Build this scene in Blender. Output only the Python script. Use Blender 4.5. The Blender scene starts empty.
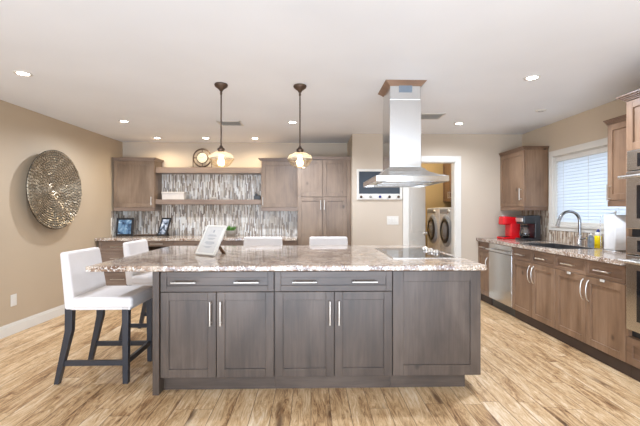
import bpy, bmesh, math, random
from mathutils import Vector, Matrix
random.seed(7)
S = bpy.context.scene
COL = S.collection
PI = math.pi

# ------------------------------------------------------------------ camera
FPX = 385.0
cd = bpy.data.cameras.new('camera'); cam = bpy.data.objects.new('camera', cd); COL.objects.link(cam)
cd.sensor_width = 36.0; cd.lens = 36.0 * FPX / 640.0; cd.shift_y = -1.0 / 640.0; cd.clip_start = 0.05
cam.location = (0, 0, 1.294)
cam.rotation_euler = (PI / 2, 0, -math.atan(9.0 / FPX))
S.camera = cam

# ------------------------------------------------------------------ world, light, exposure
W = bpy.data.worlds.new('world'); S.world = W; W.use_nodes = True
W.node_tree.nodes['Background'].inputs[0].default_value = (0.84, 0.93, 1.04, 1)
W.node_tree.nodes['Background'].inputs[1].default_value = 1.15

def area(name, loc, rot, sx, sy, power, color=(1, 1, 1)):
    l = bpy.data.lights.new(name, 'AREA'); l.shape = 'RECTANGLE'; l.size = sx; l.size_y = sy
    l.energy = power; l.color = color
    o = bpy.data.objects.new(name, l); COL.objects.link(o); o.location = loc; o.rotation_euler = rot
    return o
# daylight of the glazed living-room side behind the photographer
area('rear_daylight', (-0.14, -2.62, 1.15), (PI / 2, 0, 0), 4.6, 2.15, 112, (0.78, 0.90, 1.06))
# added fill lamp without a real source, tilted up to brighten the ceiling
area('added_ceiling_fill', (0, -1.3, 0.35), (PI / 2 + 1.0, 0, 0), 5.2, 1.6, 135, (0.70, 0.87, 1.12))
# daylight outside the kitchen window
area('window_daylight', (4.3, 4.3, 1.9), (0, PI / 2, 0), 2.2, 2.4, 30, (0.90, 0.95, 1.0))

S.view_settings.view_transform = 'Standard'; S.view_settings.look = 'None'
S.view_settings.gamma = 1.0; S.view_settings.use_curve_mapping = False
S.view_settings.exposure = 0.55

# ------------------------------------------------------------------ helpers: colour and nodes
def lin(c):
    c = c / 255.0
    return c / 12.92 if c <= 0.04045 else ((c + 0.055) / 1.055) ** 2.4
def rgb(r, g, b): return (lin(r), lin(g), lin(b), 1.0)

class NT:
    def __init__(s, name):
        s.m = bpy.data.materials.new(name); s.m.use_nodes = True
        s.t = s.m.node_tree; s.b = s.t.nodes['Principled BSDF']
    def n(s, typ, **kw):
        nd = s.t.nodes.new(typ)
        for k, v in kw.items(): setattr(nd, k, v)
        return nd
    def l(s, a, b): s.t.links.new(a, b)
    def put(s, sock, v):
        if hasattr(v, 'links'): s.l(v, sock)
        else: sock.default_value = v
    def math(s, op, a, b=0.0, c=0.0):
        nd = s.n('ShaderNodeMath', operation=op)
        s.put(nd.inputs[0], a); s.put(nd.inputs[1], b); s.put(nd.inputs[2], c)
        return nd.outputs[0]
    def obj(s): return s.n('ShaderNodeTexCoord').outputs['Object']
    def sep(s, v):
        nd = s.n('ShaderNodeSeparateXYZ'); s.l(v, nd.inputs[0]); return nd.outputs
    def comb(s, x, y, z):
        nd = s.n('ShaderNodeCombineXYZ'); s.put(nd.inputs[0], x); s.put(nd.inputs[1], y); s.put(nd.inputs[2], z); return nd.outputs[0]
    def mapping(s, v, scale=(1, 1, 1), loc=None):
        nd = s.n('ShaderNodeMapping'); s.l(v, nd.inputs[0]); nd.inputs['Scale'].default_value = scale
        if loc is not None: s.put(nd.inputs['Location'], loc)
        return nd.outputs[0]
    def noise(s, v, scale, detail=4, rough=0.55, dist=0.0):
        nd = s.n('ShaderNodeTexNoise'); s.l(v, nd.inputs['Vector'])
        nd.inputs['Scale'].default_value = scale; nd.inputs['Detail'].default_value = detail
        nd.inputs['Roughness'].default_value = rough; nd.inputs['Distortion'].default_value = dist
        return nd.outputs[0]
    def voro(s, v, scale, feature='F1', out='Distance'):
        nd = s.n('ShaderNodeTexVoronoi', feature=feature); s.l(v, nd.inputs['Vector']); nd.inputs['Scale'].default_value = scale
        return nd.outputs[out]
    def ramp(s, f, stops, interp='LINEAR'):
        nd = s.n('ShaderNodeValToRGB'); nd.color_ramp.interpolation = interp
        e = nd.color_ramp.elements
        while len(e) > 1: e.remove(e[-1])
        e[0].position = stops[0][0]; e[0].color = stops[0][1]
        for p, c in stops[1:]:
            k = e.new(p); k.color = c
        s.l(f, nd.inputs[0]); return nd.outputs[0]
    def mix(s, f, a, b, mode='MIX'):
        nd = s.n('ShaderNodeMix', data_type='RGBA', blend_type=mode)
        s.put(nd.inputs[0], f); s.put(nd.inputs[6], a); s.put(nd.inputs[7], b); return nd.outputs[2]
    def base(s, c): s.put(s.b.inputs['Base Color'], c)
    def rough(s, r): s.put(s.b.inputs['Roughness'], r)
    def metal(s, r): s.b.inputs['Metallic'].default_value = r
    def bump(s, h, strength=0.2, dist=0.01):
        nd = s.n('ShaderNodeBump'); nd.inputs['Strength'].default_value = strength; nd.inputs['Distance'].default_value = dist
        s.l(h, nd.inputs['Height']); s.l(nd.outputs[0], s.b.inputs['Normal'])
GREY = lambda v: (v, v, v, 1.0)

def m_plain(name, c, rough=0.5, metal=0.0, var=0.06, scale=9.0):
    t = NT(name); o = t.obj(); f = t.noise(o, scale, 3)
    d = tuple(max(0, x * (1 - var)) for x in c[:3]) + (1,); u = tuple(min(1, x * (1 + var)) for x in c[:3]) + (1,)
    t.base(t.ramp(f, [(0.3, d), (0.7, u)])); t.rough(rough); t.metal(metal)
    return t.m

def m_paint(name, c):
    t = NT(name); o = t.obj(); f = t.noise(o, 1.2, 2); g = t.noise(o, 160, 3)
    d = tuple(x * 0.97 for x in c[:3]) + (1,); u = tuple(min(1, x * 1.03) for x in c[:3]) + (1,)
    t.base(t.ramp(f, [(0.3, d), (0.7, u)])); t.rough(0.62); t.bump(g, 0.12, 0.004)
    return t.m

def m_wood(name, dark, mid, light, axis='Z', rough=0.38, knots=True):
    t = NT(name); o = t.obj()
    r = t.n('ShaderNodeObjectInfo').outputs['Random']
    off = t.comb(t.math('MULTIPLY', r, 13.0), t.math('MULTIPLY', r, 7.0), t.math('MULTIPLY', r, 23.0))
    st = {'Z': (1, 1, 0.07), 'X': (0.07, 1, 1), 'Y': (1, 0.07, 1)}[axis]
    sb = {'Z': (1, 1, 0.35), 'X': (0.35, 1, 1), 'Y': (1, 0.35, 1)}[axis]
    p = t.mapping(o, (1, 1, 1), off)
    g = t.noise(t.mapping(p, st), 34, 5, 0.65, 0.6)
    b = t.noise(t.mapping(p, sb), 5.0, 3, 0.5, 0.4)
    f = t.math('ADD', t.math('MULTIPLY', g, 0.36), t.math('MULTIPLY', b, 0.64))
    c = t.ramp(f, [(0.32, dark), (0.5, mid), (0.68, light)])
    if knots:
        v = t.voro(t.mapping(p, tuple(0.55 + 0.45 * k for k in sb)), 3.1)
        k = t.ramp(v, [(0.03, GREY(0.85)), (0.085, GREY(0.0))])
        c = t.mix(k, c, tuple(x * 0.35 for x in dark[:3]) + (1,))
    t.base(c); t.rough(rough); t.bump(g, 0.08, 0.003)
    return t.m

def planks(t, u, v, w, l):
    """random value per staggered strip, joint mask and a per-strip seed; strips run along v"""
    ui = t.math('DIVIDE', u, w); i = t.math('FLOOR', ui)
    wn = t.n('ShaderNodeTexWhiteNoise', noise_dimensions='1D'); t.l(i, wn.inputs['W'])
    vj = t.math('ADD', t.math('DIVIDE', v, l), t.math('MULTIPLY', wn.outputs['Value'], 7.31))
    j = t.math('FLOOR', vj)
    w2 = t.n('ShaderNodeTexWhiteNoise', noise_dimensions='2D'); t.l(t.comb(i, j, 0.0), w2.inputs['Vector'])
    fu = t.math('ABSOLUTE', t.math('SUBTRACT', t.math('FRACT', ui), 0.5))
    fv = t.math('ABSOLUTE', t.math('SUBTRACT', t.math('FRACT', vj), 0.5))
    return w2.outputs['Value'], fu, fv

def m_floor():
    t = NT('floor_planks'); o = t.obj(); x, y, z = t.sep(o)
    r, fu, fv = planks(t, x, y, 0.128, 1.15)
    sh = t.math('MULTIPLY', r, 41.0)
    q = t.comb(t.math('ADD', x, sh), t.math('ADD', t.math('MULTIPLY', y, 0.13), sh), sh)
    g = t.noise(q, 25, 6, 0.76, 2.2)
    q2 = t.comb(t.math('ADD', x, sh), t.math('ADD', t.math('MULTIPLY', y, 0.20), sh), sh)
    b = t.noise(q2, 6.5, 4, 0.6, 1.2)
    f = t.math('ADD', t.math('MULTIPLY', g, 0.66), t.math('MULTIPLY', b, 0.34))
    f = t.math('ADD', f, t.math('MULTIPLY', t.math('SUBTRACT', r, 0.5), 0.07))
    c = t.ramp(f, [(0.33, rgb(88, 61, 38)), (0.405, rgb(148, 111, 74)), (0.47, rgb(190, 155, 112)), (0.55, rgb(212, 181, 140)), (0.67, rgb(234, 216, 189))])
    kn = t.voro(q2, 5.2)
    k = t.ramp(kn, [(0.05, GREY(0.85)), (0.17, GREY(0.0))])
    c = t.mix(k, c, rgb(84, 54, 34))
    ju = t.math('GREATER_THAN', fu, 0.482); jv = t.math('GREATER_THAN', fv, 0.4975)
    j = t.math('MAXIMUM', ju, t.math('MULTIPLY', jv, 0.5))
    c = t.mix(t.math('MULTIPLY', j, 0.7), c, rgb(84, 54, 32))
    t.base(c); t.rough(t.math('MULTIPLY_ADD', g, 0.25, 0.26))
    t.bump(t.math('SUBTRACT', g, t.math('MULTIPLY', j, 1.5)), 0.15, 0.004)
    return t.m

def m_mosaic(name, horiz, cols, w=0.016, l=0.13):
    t = NT(name); o = t.obj(); s = t.sep(o)
    u = s[0] if horiz == 'X' else s[1]
    r, fu, fv = planks(t, u, s[2], w, l)
    n = len(cols)
    c = t.ramp(r, [(i / n, cc) for i, cc in enumerate(cols)], 'CONSTANT')
    g = t.noise(t.mapping(o, (1, 1, 0.2)), 60, 3)
    c = t.mix(0.35, c, t.ramp(g, [(0.35, GREY(0.25)), (0.65, GREY(0.85))]), 'OVERLAY')
    j = t.math('MAXIMUM', t.math('GREATER_THAN', fu, 0.45), t.math('GREATER_THAN', fv, 0.493))
    c = t.mix(t.math('MULTIPLY', j, 0.8), c, rgb(176, 168, 156))
    t.base(c); t.rough(0.22); t.bump(t.math('SUBTRACT', 1.0, j), 0.25, 0.002)
    return t.m

def m_granite():
    t = NT('granite'); o = t.obj()
    w = t.noise(o, 7, 4, 0.6, 0.8)
    c = t.ramp(w, [(0.33, rgb(116, 88, 70)), (0.45, rgb(156, 128, 106)), (0.6, rgb(198, 180, 160))])
    a = t.noise(o, 70, 4, 0.7)
    c = t.mix(t.ramp(a, [(0.52, GREY(0)), (0.60, GREY(0.9))]), c, rgb(240, 236, 228))
    v = t.noise(t.mapping(o, (1, 1, 1), (3.1, 1.7, 9.3)), 85, 5, 0.72)
    c = t.mix(t.ramp(v, [(0.57, GREY(0)), (0.62, GREY(0.95))]), c, rgb(104, 90, 80))
    d = t.noise(t.mapping(o, (1, 1, 1), (8.1, 4.7, 2.3)), 110, 4, 0.7)
    c = t.mix(t.ramp(d, [(0.57, GREY(0)), (0.62, GREY(0.95))]), c, rgb(34, 30, 30))
    t.base(c); t.rough(0.09)
    return t.m

def m_steel(name, c, rough=0.27, axis='Z'):
    t = NT(name); o = t.obj()
    st = {'Z': (60, 60, 0.8), 'X': (0.8, 60, 60), 'Y': (60, 0.8, 60)}[axis]
    g = t.noise(t.mapping(o, st), 5, 3)
    d = tuple(x * 0.93 for x in c[:3]) + (1,)
    t.base(t.ramp(g, [(0.3, d), (0.7, c)])); t.metal(1.0)
    t.rough(t.math('MULTIPLY_ADD', g, 0.12, rough - 0.05))
    return t.m

def m_glass(name, tint, gloss=0.12, trans=0.0, rough=0.02):
    t = NT(name); t.t.nodes.remove(t.b)
    out = t.t.nodes['Material Output']
    o = t.obj(); nz = t.noise(o, 20, 2)
    tr = t.n('ShaderNodeBsdfTransparent'); tr.inputs[0].default_value = tint
    gl = t.n('ShaderNodeBsdfGlossy'); gl.inputs['Roughness'].default_value = rough
    t.l(t.ramp(nz, [(0.3, GREY(0.93)), (0.7, GREY(1.0))]), gl.inputs[0])
    mx = t.n('ShaderNodeMixShader'); mx.inputs[0].default_value = gloss
    t.l(tr.outputs[0], mx.inputs[1]); t.l(gl.outputs[0], mx.inputs[2])
    last = mx.outputs[0]
    if trans:
        df = t.n('ShaderNodeBsdfTranslucent'); df.inputs[0].default_value = tint
        m2 = t.n('ShaderNodeMixShader'); m2.inputs[0].default_value = trans
        t.l(last, m2.inputs[1]); t.l(df.outputs[0], m2.inputs[2]); last = m2.outputs[0]
    t.l(last, out.inputs[0])
    return t.m

def m_translucent(name, c, amount=0.5):
    t = NT(name); out = t.t.nodes['Material Output']
    o = t.obj(); f = t.noise(o, 30, 2)
    d = tuple(x * 0.97 for x in c[:3]) + (1,)
    col = t.ramp(f, [(0.3, d), (0.7, c)])
    t.base(col); t.rough(0.4)
    tl = t.n('ShaderNodeBsdfTranslucent'); t.l(col, tl.inputs[0])
    mx = t.n('ShaderNodeMixShader'); mx.inputs[0].default_value = amount
    t.l(t.b.outputs[0], mx.inputs[1]); t.l(tl.outputs[0], mx.inputs[2]); t.l(mx.outputs[0], out.inputs[0])
    return t.m

def m_emit(name, c, strength):
    t = NT(name); o = t.obj(); f = t.noise(o, 12, 2)
    t.base(c); t.l(t.ramp(f, [(0.2, tuple(x * 0.96 for x in c[:3]) + (1,)), (0.8, c)]), t.b.inputs['Emission Color'])
    t.b.inputs['Emission Strength'].default_value = strength
    return t.m

def m_fabric(name, c):
    t = NT(name); o = t.obj(); g = t.noise(o, 420, 3); b = t.noise(o, 7, 3)
    d = tuple(x * 0.94 for x in c[:3]) + (1,)
    t.base(t.ramp(b, [(0.3, d), (0.7, c)])); t.rough(0.9)
    t.bump(t.math('ADD', t.math('MULTIPLY', g, 0.3), b), 0.25, 0.006)
    return t.m

def m_picture(name, stops, scale=9.0, rough=0.12):
    t = NT(name); o = t.obj(); f = t.noise(o, scale, 3, 0.5, 0.6)
    t.base(t.ramp(f, stops)); t.rough(rough)
    return t.m

M = dict(
    floor=m_floor(), ceiling=m_paint('ceiling_white', rgb(232, 232, 232)), tan=m_paint('wall_tan', rgb(182, 162, 136)),
    greige=m_paint('wall_greige', rgb(194, 178, 158)), tan_lit=m_paint('wall_tan_lit', rgb(202, 184, 160)), gold=m_paint('laundry_wall', rgb(196, 168, 118)),
    white=m_plain('white_trim', rgb(216, 210, 199), 0.4, var=0.02),
    iz=m_wood('island_stain', rgb(58, 47, 39), rgb(79, 66, 56), rgb(98, 84, 73)),
    ix=m_wood('island_stain_cross', rgb(58, 47, 39), rgb(79, 66, 56), rgb(98, 84, 73), 'X'),
    bz=m_wood('back_stain', rgb(104, 84, 66), rgb(128, 106, 86), rgb(147, 125, 103)),
    bx=m_wood('back_stain_cross', rgb(112, 92, 78), rgb(134, 113, 97), rgb(152, 132, 116), 'X'),
    rz=m_wood('alder_stain', rgb(106, 79, 58), rgb(130, 101, 77), rgb(150, 121, 96)),
    ry=m_wood('alder_stain_cross', rgb(92, 68, 50), rgb(118, 90, 69), rgb(140, 112, 89), 'Y'),
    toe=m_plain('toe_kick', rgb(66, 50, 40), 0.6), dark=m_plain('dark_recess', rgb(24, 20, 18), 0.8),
    granite=m_granite(),
    mosx=m_mosaic('mosaic_back', 'X', [rgb(222, 214, 202), rgb(160, 145, 128), rgb(200, 190, 177), rgb(128, 112, 98), rgb(214, 210, 203), rgb(178, 168, 156), rgb(228, 224, 216), rgb(146, 137, 129), rgb(190, 178, 162)]),
    mosl=m_mosaic('mosaic_return', 'Y', [rgb(222, 214, 202), rgb(150, 132, 114), rgb(196, 186, 172), rgb(112, 96, 82), rgb(208, 206, 200), rgb(170, 160, 148)]),
    mosy=m_mosaic('mosaic_sink', 'Y', [rgb(200, 184, 162), rgb(150, 126, 104), rgb(188, 168, 146), rgb(128, 106, 88), rgb(206, 194, 176), rgb(170, 150, 130)]),
    steel=m_steel('brushed_steel', (0.70, 0.69, 0.67, 1)), steelx=m_steel('brushed_steel_cross', (0.62, 0.61, 0.59, 1), 0.2, 'Y'),
    hood=m_steel('hood_steel', (0.68, 0.672, 0.655, 1), 0.13), nickel=m_plain('satin_nickel', (0.72, 0.69, 0.64, 1), 0.28, 1.0, 0.03),
    faucet=m_plain('faucet_steel', (0.36, 0.37, 0.39, 1), 0.2, 1.0, 0.02),
    chrome=m_plain('chrome', (0.62, 0.63, 0.65, 1), 0.12, 1.0, 0.02),
    blackglass=m_plain('black_glass', (0.012, 0.012, 0.014, 1), 0.05, 0.0), black=m_plain('black_plastic', (0.018, 0.018, 0.02, 1), 0.3),
    bronze=m_plain('oil_rubbed_bronze', (0.10, 0.065, 0.045, 1), 0.4, 0.7), copper=m_plain('hammered_bronze', (0.37, 0.305, 0.22, 1), 0.40, 0.85, 0.25, 9.0),
    patina=m_plain('dark_patina', (0.10, 0.08, 0.055, 1), 0.5, 0.8, 0.2),
    fabric=m_fabric('white_slipcover', rgb(226, 219, 214)), legs=m_plain('black_wood', rgb(50, 51, 56), 0.35),
    slat=m_translucent('blind_slat', rgb(232, 237, 242), 0.42), glass=m_glass('clear_glass', (0.97, 0.98, 0.98, 1), 0.06),
    opal=m_translucent('opal_glass', rgb(250, 238, 215), 0.6), shade=m_glass('smoked_shade', (0.97, 0.92, 0.84, 1), 0.16, 0.42), amber=m_glass('amber_glass', (0.96, 0.86, 0.68, 1), 0.22, 0.0),
    bulb=m_emit('warm_bulb', (1.0, 0.74, 0.42, 1), 9.0), lens=m_emit('can_lens', (1.0, 0.95, 0.86, 1), 14.0),
    red=m_plain('red_plastic', rgb(215, 22, 30), 0.25), yellow=m_plain('yellow_soap', rgb(240, 210, 20), 0.2),
    blue=m_plain('blue_cap', rgb(30, 36, 110), 0.35), paleblue=m_glass('pale_blue_soap', (0.72, 0.82, 0.93, 1), 0.15, 0.35),
    lensglass=m_plain('washer_glass', (0.22, 0.22, 0.23, 1), 0.12),
    ink=m_plain('grey_ink', rgb(150, 150, 152), 0.6),
    sinkstone=m_plain('sink_composite', rgb(58, 56, 55), 0.55),
    paper=m_fabric('paper', rgb(222, 220, 216)), slate=m_plain('chalkboard', rgb(44, 52, 60), 0.45, var=0.15),
    green=m_plain('leaf_green', rgb(78, 128, 44), 0.5, var=0.3, scale=40), pot=m_plain('grey_pot', rgb(150, 145, 136), 0.4),
    appliance=m_plain('white_enamel', rgb(226, 226, 228), 0.25, var=0.02), darkglass=m_plain('tinted_glass', (0.05, 0.05, 0.055, 1), 0.08),
    greyplastic=m_plain('grey_plastic', rgb(150, 152, 156), 0.4), ventgrey=m_plain('vent_grey', rgb(120, 130, 140), 0.45),
    crown=m_wood('hood_crown_wood', rgb(112, 84, 66), rgb(138, 108, 86), rgb(158, 130, 108), 'X', knots=False),
    dial=m_plain('clock_dial', rgb(186, 177, 156), 0.5, var=0.02), easel=m_plain('easel_wood', rgb(104, 72, 44), 0.5),
    pic1=m_picture('picture_blue', [(0.35, rgb(44, 62, 84)), (0.46, rgb(84, 118, 148)), (0.56, rgb(128, 160, 180)), (0.64, rgb(236, 238, 240))], 9),
    pic2=m_picture('picture_grey', [(0.36, rgb(60, 66, 76)), (0.48, rgb(136, 150, 168)), (0.58, rgb(226, 230, 236))], 12),
    page=m_picture('printed_page', [(0.0, rgb(208, 204, 198)), (0.6, rgb(205, 201, 195)), (0.68, rgb(198, 194, 188))], 40, 0.2),
    shutter=m_plain('porcelain', rgb(205, 195, 183), 0.3),
)

# ------------------------------------------------------------------ helpers: geometry
class MB:
    def __init__(s): s.v = []; s.f = []; s.sm = []
    def add(s, vs, fs, smooth=False):
        n = len(s.v); s.v += [tuple(p) for p in vs]
        for f in fs: s.f.append([i + n for i in f]); s.sm.append(smooth)
        return s
    def box(s, a, b):
        x0, x1 = sorted((a[0], b[0])); y0, y1 = sorted((a[1], b[1])); z0, z1 = sorted((a[2], b[2]))
        vs = [(x, y, z) for z in (z0, z1) for y in (y0, y1) for x in (x0, x1)]
        return s.add(vs, [(0, 2, 3, 1), (4, 5, 7, 6), (0, 1, 5, 4), (2, 6, 7, 3), (0, 4, 6, 2), (1, 3, 7, 5)])
    def hexa(s, lo, hi):
        """lo, hi: 4 points each, anticlockwise seen from above"""
        return s.add(list(lo) + list(hi), [(3, 2, 1, 0), (4, 5, 6, 7)] + [(i, (i + 1) % 4, 4 + (i + 1) % 4, 4 + i) for i in range(4)])
    def tube(s, pts, r, n=10, cap=True):
        pts = [Vector(p) for p in pts]; rs = r if isinstance(r, (list, tuple)) else [r] * len(pts)
        t0 = (pts[1] - pts[0]).normalized()
        up = Vector((0, 0, 1)) if abs(t0.z) < 0.9 else Vector((1, 0, 0))
        a = t0.cross(up).normalized(); rings = []
        for i, p in enumerate(pts):
            t = (pts[min(i + 1, len(pts) - 1)] - pts[max(i - 1, 0)]).normalized()
            a = (a - t * a.dot(t)).normalized(); b = t.cross(a)
            rings += [p + (a * math.cos(2 * PI * k / n) + b * math.sin(2 * PI * k / n)) * rs[i] for k in range(n)]
        fs = [(i * n + k, i * n + (k + 1) % n, (i + 1) * n + (k + 1) % n, (i + 1) * n + k) for i in range(len(pts) - 1) for k in range(n)]
        s.add(rings, fs, True)
        if cap:
            m = len(pts) - 1
            s.add(rings[:n], [tuple(range(n))[::-1]]); s.add(rings[m * n:], [tuple(range(n))])
        return s
    def lathe(s, c, prof, n=24, axis='Z', smooth=True):
        """prof: (radius, height along axis)"""
        vs = []
        for r, h in prof:
            for k in range(n):
                a = 2 * PI * k / n; p, q = r * math.cos(a), r * math.sin(a)
                d = {'Z': (p, q, h), 'X': (h, p, q), 'Y': (q, h, p)}[axis]
                vs.append((c[0] + d[0], c[1] + d[1], c[2] + d[2]))
        fs = [(i * n + k, i * n + (k + 1) % n, (i + 1) * n + (k + 1) % n, (i + 1) * n + k) for i in range(len(prof) - 1) for k in range(n)]
        return s.add(vs, fs, smooth)
    def ring(s, c, R, r, axis='Z', n=32, k=8):
        prof = [(R + r * math.cos(2 * PI * i / k), r * math.sin(2 * PI * i / k)) for i in range(k + 1)]
        return s.lathe(c, prof, n, axis)
    def build(s, name, mat, parent=None, bevel=0.0, sub=0, seg=2, weld=False):
        off = Vector((0, 0, 0)); p = parent
        while p is not None: off += p.location; p = p.parent
        me = bpy.data.meshes.new(name)
        me.from_pydata([Vector(v) - off for v in s.v], [], s.f)
        me.polygons.foreach_set('use_smooth', s.sm)
        if weld:
            bm = bmesh.new(); bm.from_mesh(me); bmesh.ops.remove_doubles(bm, verts=bm.verts, dist=1e-5)
            bmesh.ops.recalc_face_normals(bm, faces=bm.faces); bm.to_mesh(me); bm.free()
        me.materials.append(mat); me.update()
        o = bpy.data.objects.new(name, me); COL.objects.link(o); o.parent = parent
        if bevel:
            m = o.modifiers.new('bevel', 'BEVEL'); m.width = bevel; m.segments = seg; m.limit_method = 'ANGLE'; m.angle_limit = 0.6
        if sub:
            m = o.modifiers.new('sub', 'SUBSURF'); m.levels = sub; m.render_levels = sub
            me.polygons.foreach_set('use_smooth', [True] * len(me.polygons))
        return o

def tag(o, label, cat, group=None):
    o['label'] = label; o['category'] = cat
    if group: o['group'] = group
    return o
def thing(name, label, cat, loc=(0, 0, 0), group=None):
    o = bpy.data.objects.new(name, None); COL.objects.link(o); o.location = loc; o.empty_display_size = 0.1
    return tag(o, label, cat, group)
def struct(o):
    o['kind'] = 'structure'; return o
def copy_tree(o, parent=None):
    c = o.copy(); COL.objects.link(c); c.parent = parent
    for ch in list(o.children): copy_tree(ch, c)
    return c

# ------------------------------------------------------------------ the room
XL, XR, YB, YR, ZC = -3.14, 3.12, 6.40, 5.62, 2.44
XJ = 0.605
Y0 = -2.6
struct(MB().box((XL - 0.45, Y0 - 0.12, -0.1), (XR + 0.15, 7.75, 0)).build('floor', M['floor']))
struct(MB().box((XL - 0.45, Y0 - 0.12, ZC), (XR + 0.15, 7.75, ZC + 0.12)).build('ceiling', M['ceiling']))
def XW(y): return -3.168 + (y - 4.0) * 0.031       # the left wall runs very slightly out of square
LA = math.atan(0.031)
struct(MB().hexa([(XW(Y0) - 0.12, Y0, 0), (XW(Y0), Y0, 0), (XW(YB), YB, 0), (XW(YB) - 0.12, YB, 0)], [(XW(Y0) - 0.12, Y0, ZC), (XW(Y0), Y0, ZC), (XW(YB), YB, ZC), (XW(YB) - 0.12, YB, ZC)]).build('wall_left', M['tan']))
# unseen rear wall; opening, pier and sidelight shaped for streaks mirrored in the hood
b = MB().box((-3.5, Y0 - 0.12, 0), (-2.5, Y0, ZC)).box((2.22, Y0 - 0.12, 0), (2.46, Y0, ZC)).box((2.60, Y0 - 0.12, 0), (XR + 0.14, Y0, ZC))
b.box((-2.5, Y0 - 0.12, 2.25), (2.22, Y0, ZC)).box((2.46, Y0 - 0.12, 2.25), (2.60, Y0, ZC))
struct(b.build('wall_front', M['tan']))
struct(MB().box((XL, YB, 0), (XJ, YB + 0.12, ZC)).build('wall_back', M['greige']))
DX0, DX1, DZ = 1.425, 2.12, 2.035
b = MB().box((XJ, YR, 0), (DX0, YR + 0.12, ZC)).box((DX1, YR, 0), (XR, YR + 0.12, ZC)).box((DX0, YR, DZ), (DX1, YR + 0.12, ZC))
b.box((XJ, YR + 0.12, 0), (XJ + 0.1, YB + 0.12, ZC))
struct(b.build('wall_back_right', M['greige']))
WY0, WY1, WZ0, WZ1 = 3.675, 4.875, 1.135, 2.0
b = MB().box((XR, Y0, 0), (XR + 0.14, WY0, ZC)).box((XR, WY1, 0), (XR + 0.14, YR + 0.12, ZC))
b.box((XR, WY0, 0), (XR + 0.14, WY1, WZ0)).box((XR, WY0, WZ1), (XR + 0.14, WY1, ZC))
struct(b.build('wall_right', M['tan_lit']))  # same tan paint as the left wall, extra light put into its colour
struct(MB().box((0.95, 7.6, 0), (XR, 7.7, ZC)).build('wall_laundry_back', M['gold']))
struct(MB().box((3.02, YR + 0.12, 0), (XR, 7.6, ZC)).build('wall_laundry_right', M['gold']))
struct(MB().box((0.85, YR + 0.12, 0), (0.95, 7.6, ZC)).build('wall_laundry_left', M['gold']))

def baseboard(name, a, b_, n):
    """a->b along the wall, n = direction into the room"""
    a, b_, n = Vector(a), Vector(b_), Vector(n)
    m = MB()
    for z0, z1, t in ((0.0, 0.095, 0.015), (0.095, 0.112, 0.010), (0.112, 0.122, 0.006)):
        q = [a, b_, b_ + n * t, a + n * t]; up = Vector((0, 0, 1)); m.hexa([v + up * z0 for v in q], [v + up * z1 for v in q])
    return struct(m.build(name, M['white'], bevel=0.002, weld=False))
baseboard('baseboard_left', (XW(Y0), Y0, 0), (XW(5.64), 5.64, 0), (1, 0, 0))
baseboard('baseboard_back', (XJ, YR, 0), (1.345, YR, 0), (0, -1, 0))
baseboard('baseboard_right', (2.2, YR, 0), (2.48, YR, 0), (0, -1, 0))

# door casing and jamb lining
cw = 0.08
b = MB().box((DX0 - cw, YR - 0.018, 0), (DX0, YR, DZ + cw)).box((DX1, YR - 0.018, 0), (DX1 + cw + 0.005, YR, DZ + cw)).box((DX0, YR - 0.018, DZ), (DX1, YR, DZ + cw))
b.box((DX0, YR - 0.01, 0), (DX0 + 0.012, YR + 0.12, DZ)).box((DX1 - 0.012, YR - 0.01, 0), (DX1, YR + 0.12, DZ)).box((DX0, YR - 0.01, DZ - 0.012), (DX1, YR + 0.12, DZ))
struct(b.build('trim_1', M['white'], bevel=0.003))
# the laundry door, standing half open
dr = bpy.data.objects.new('door_1', None); COL.objects.link(dr); struct(dr)
b = MB().box((0, -0.017, 0.008), (0.66, 0.017, 2.01))
for z0, z1 in ((0.12, 0.86), (0.98, 1.9)):
    b.box((0.1, -0.021, z0), (0.56, 0.021, z1))
b.build('door_leaf', M['white'], dr, bevel=0.004)
b = MB().lathe((0.60, -0.017, 0.95), [(0, -0.055), (0.022, -0.052), (0.028, -0.035), (0.012, -0.02), (0.012, -0.008), (0.03, -0.006), (0.03, 0)], 16, 'Y')
b.build('door_knob', M['nickel'], dr)
dr.location = (DX0 + 0.035, YR + 0.15, 0); dr.rotation_euler = (0, 0, math.radians(52))

# window: casing, sash, glass
b = MB().box((XR - 0.02, WY0 - 0.075, WZ0 - 0.075), (XR, WY0, WZ1 + 0.075)).box((XR - 0.02, WY1, WZ0 - 0.075), (XR, WY1 + 0.075, WZ1 + 0.075))
b.box((XR - 0.02, WY0, WZ1), (XR, WY1, WZ1 + 0.075)).box((XR - 0.035, WY0 - 0.02, WZ0 - 0.03), (XR, WY1 + 0.02, WZ0)).box((XR - 0.02, WY0, WZ0 - 0.075), (XR, WY1, WZ0 - 0.03))
b.box((XR, WY0, WZ0), (XR + 0.1, WY0 + 0.012, WZ1)).box((XR, WY1 - 0.012, WZ0), (XR + 0.1, WY1, WZ1)).box((XR, WY0, WZ0), (XR + 0.1, WY1, WZ0 + 0.012)).box((XR, WY0, WZ1 - 0.012), (XR + 0.1, WY1, WZ1))
struct(b.build('trim_2', M['white'], bevel=0.003))
b = MB(); fx0, fx1 = XR + 0.085, XR + 0.135
b.box((fx0, WY0, WZ0), (fx1, WY0 + 0.05, WZ1)).box((fx0, WY1 - 0.05, WZ0), (fx1, WY1, WZ1)).box((fx0, WY0, WZ0), (fx1, WY1, WZ0 + 0.05)).box((fx0, WY0, WZ1 - 0.05), (fx1, WY1, WZ1))
w = struct(b.build('window_1', M['white'], bevel=0.003))
MB().box((XR + 0.108, WY0 + 0.04, WZ0 + 0.04), (XR + 0.112, WY1 - 0.04, WZ1 - 0.04)).build('glass', M['glass'], w)

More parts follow.
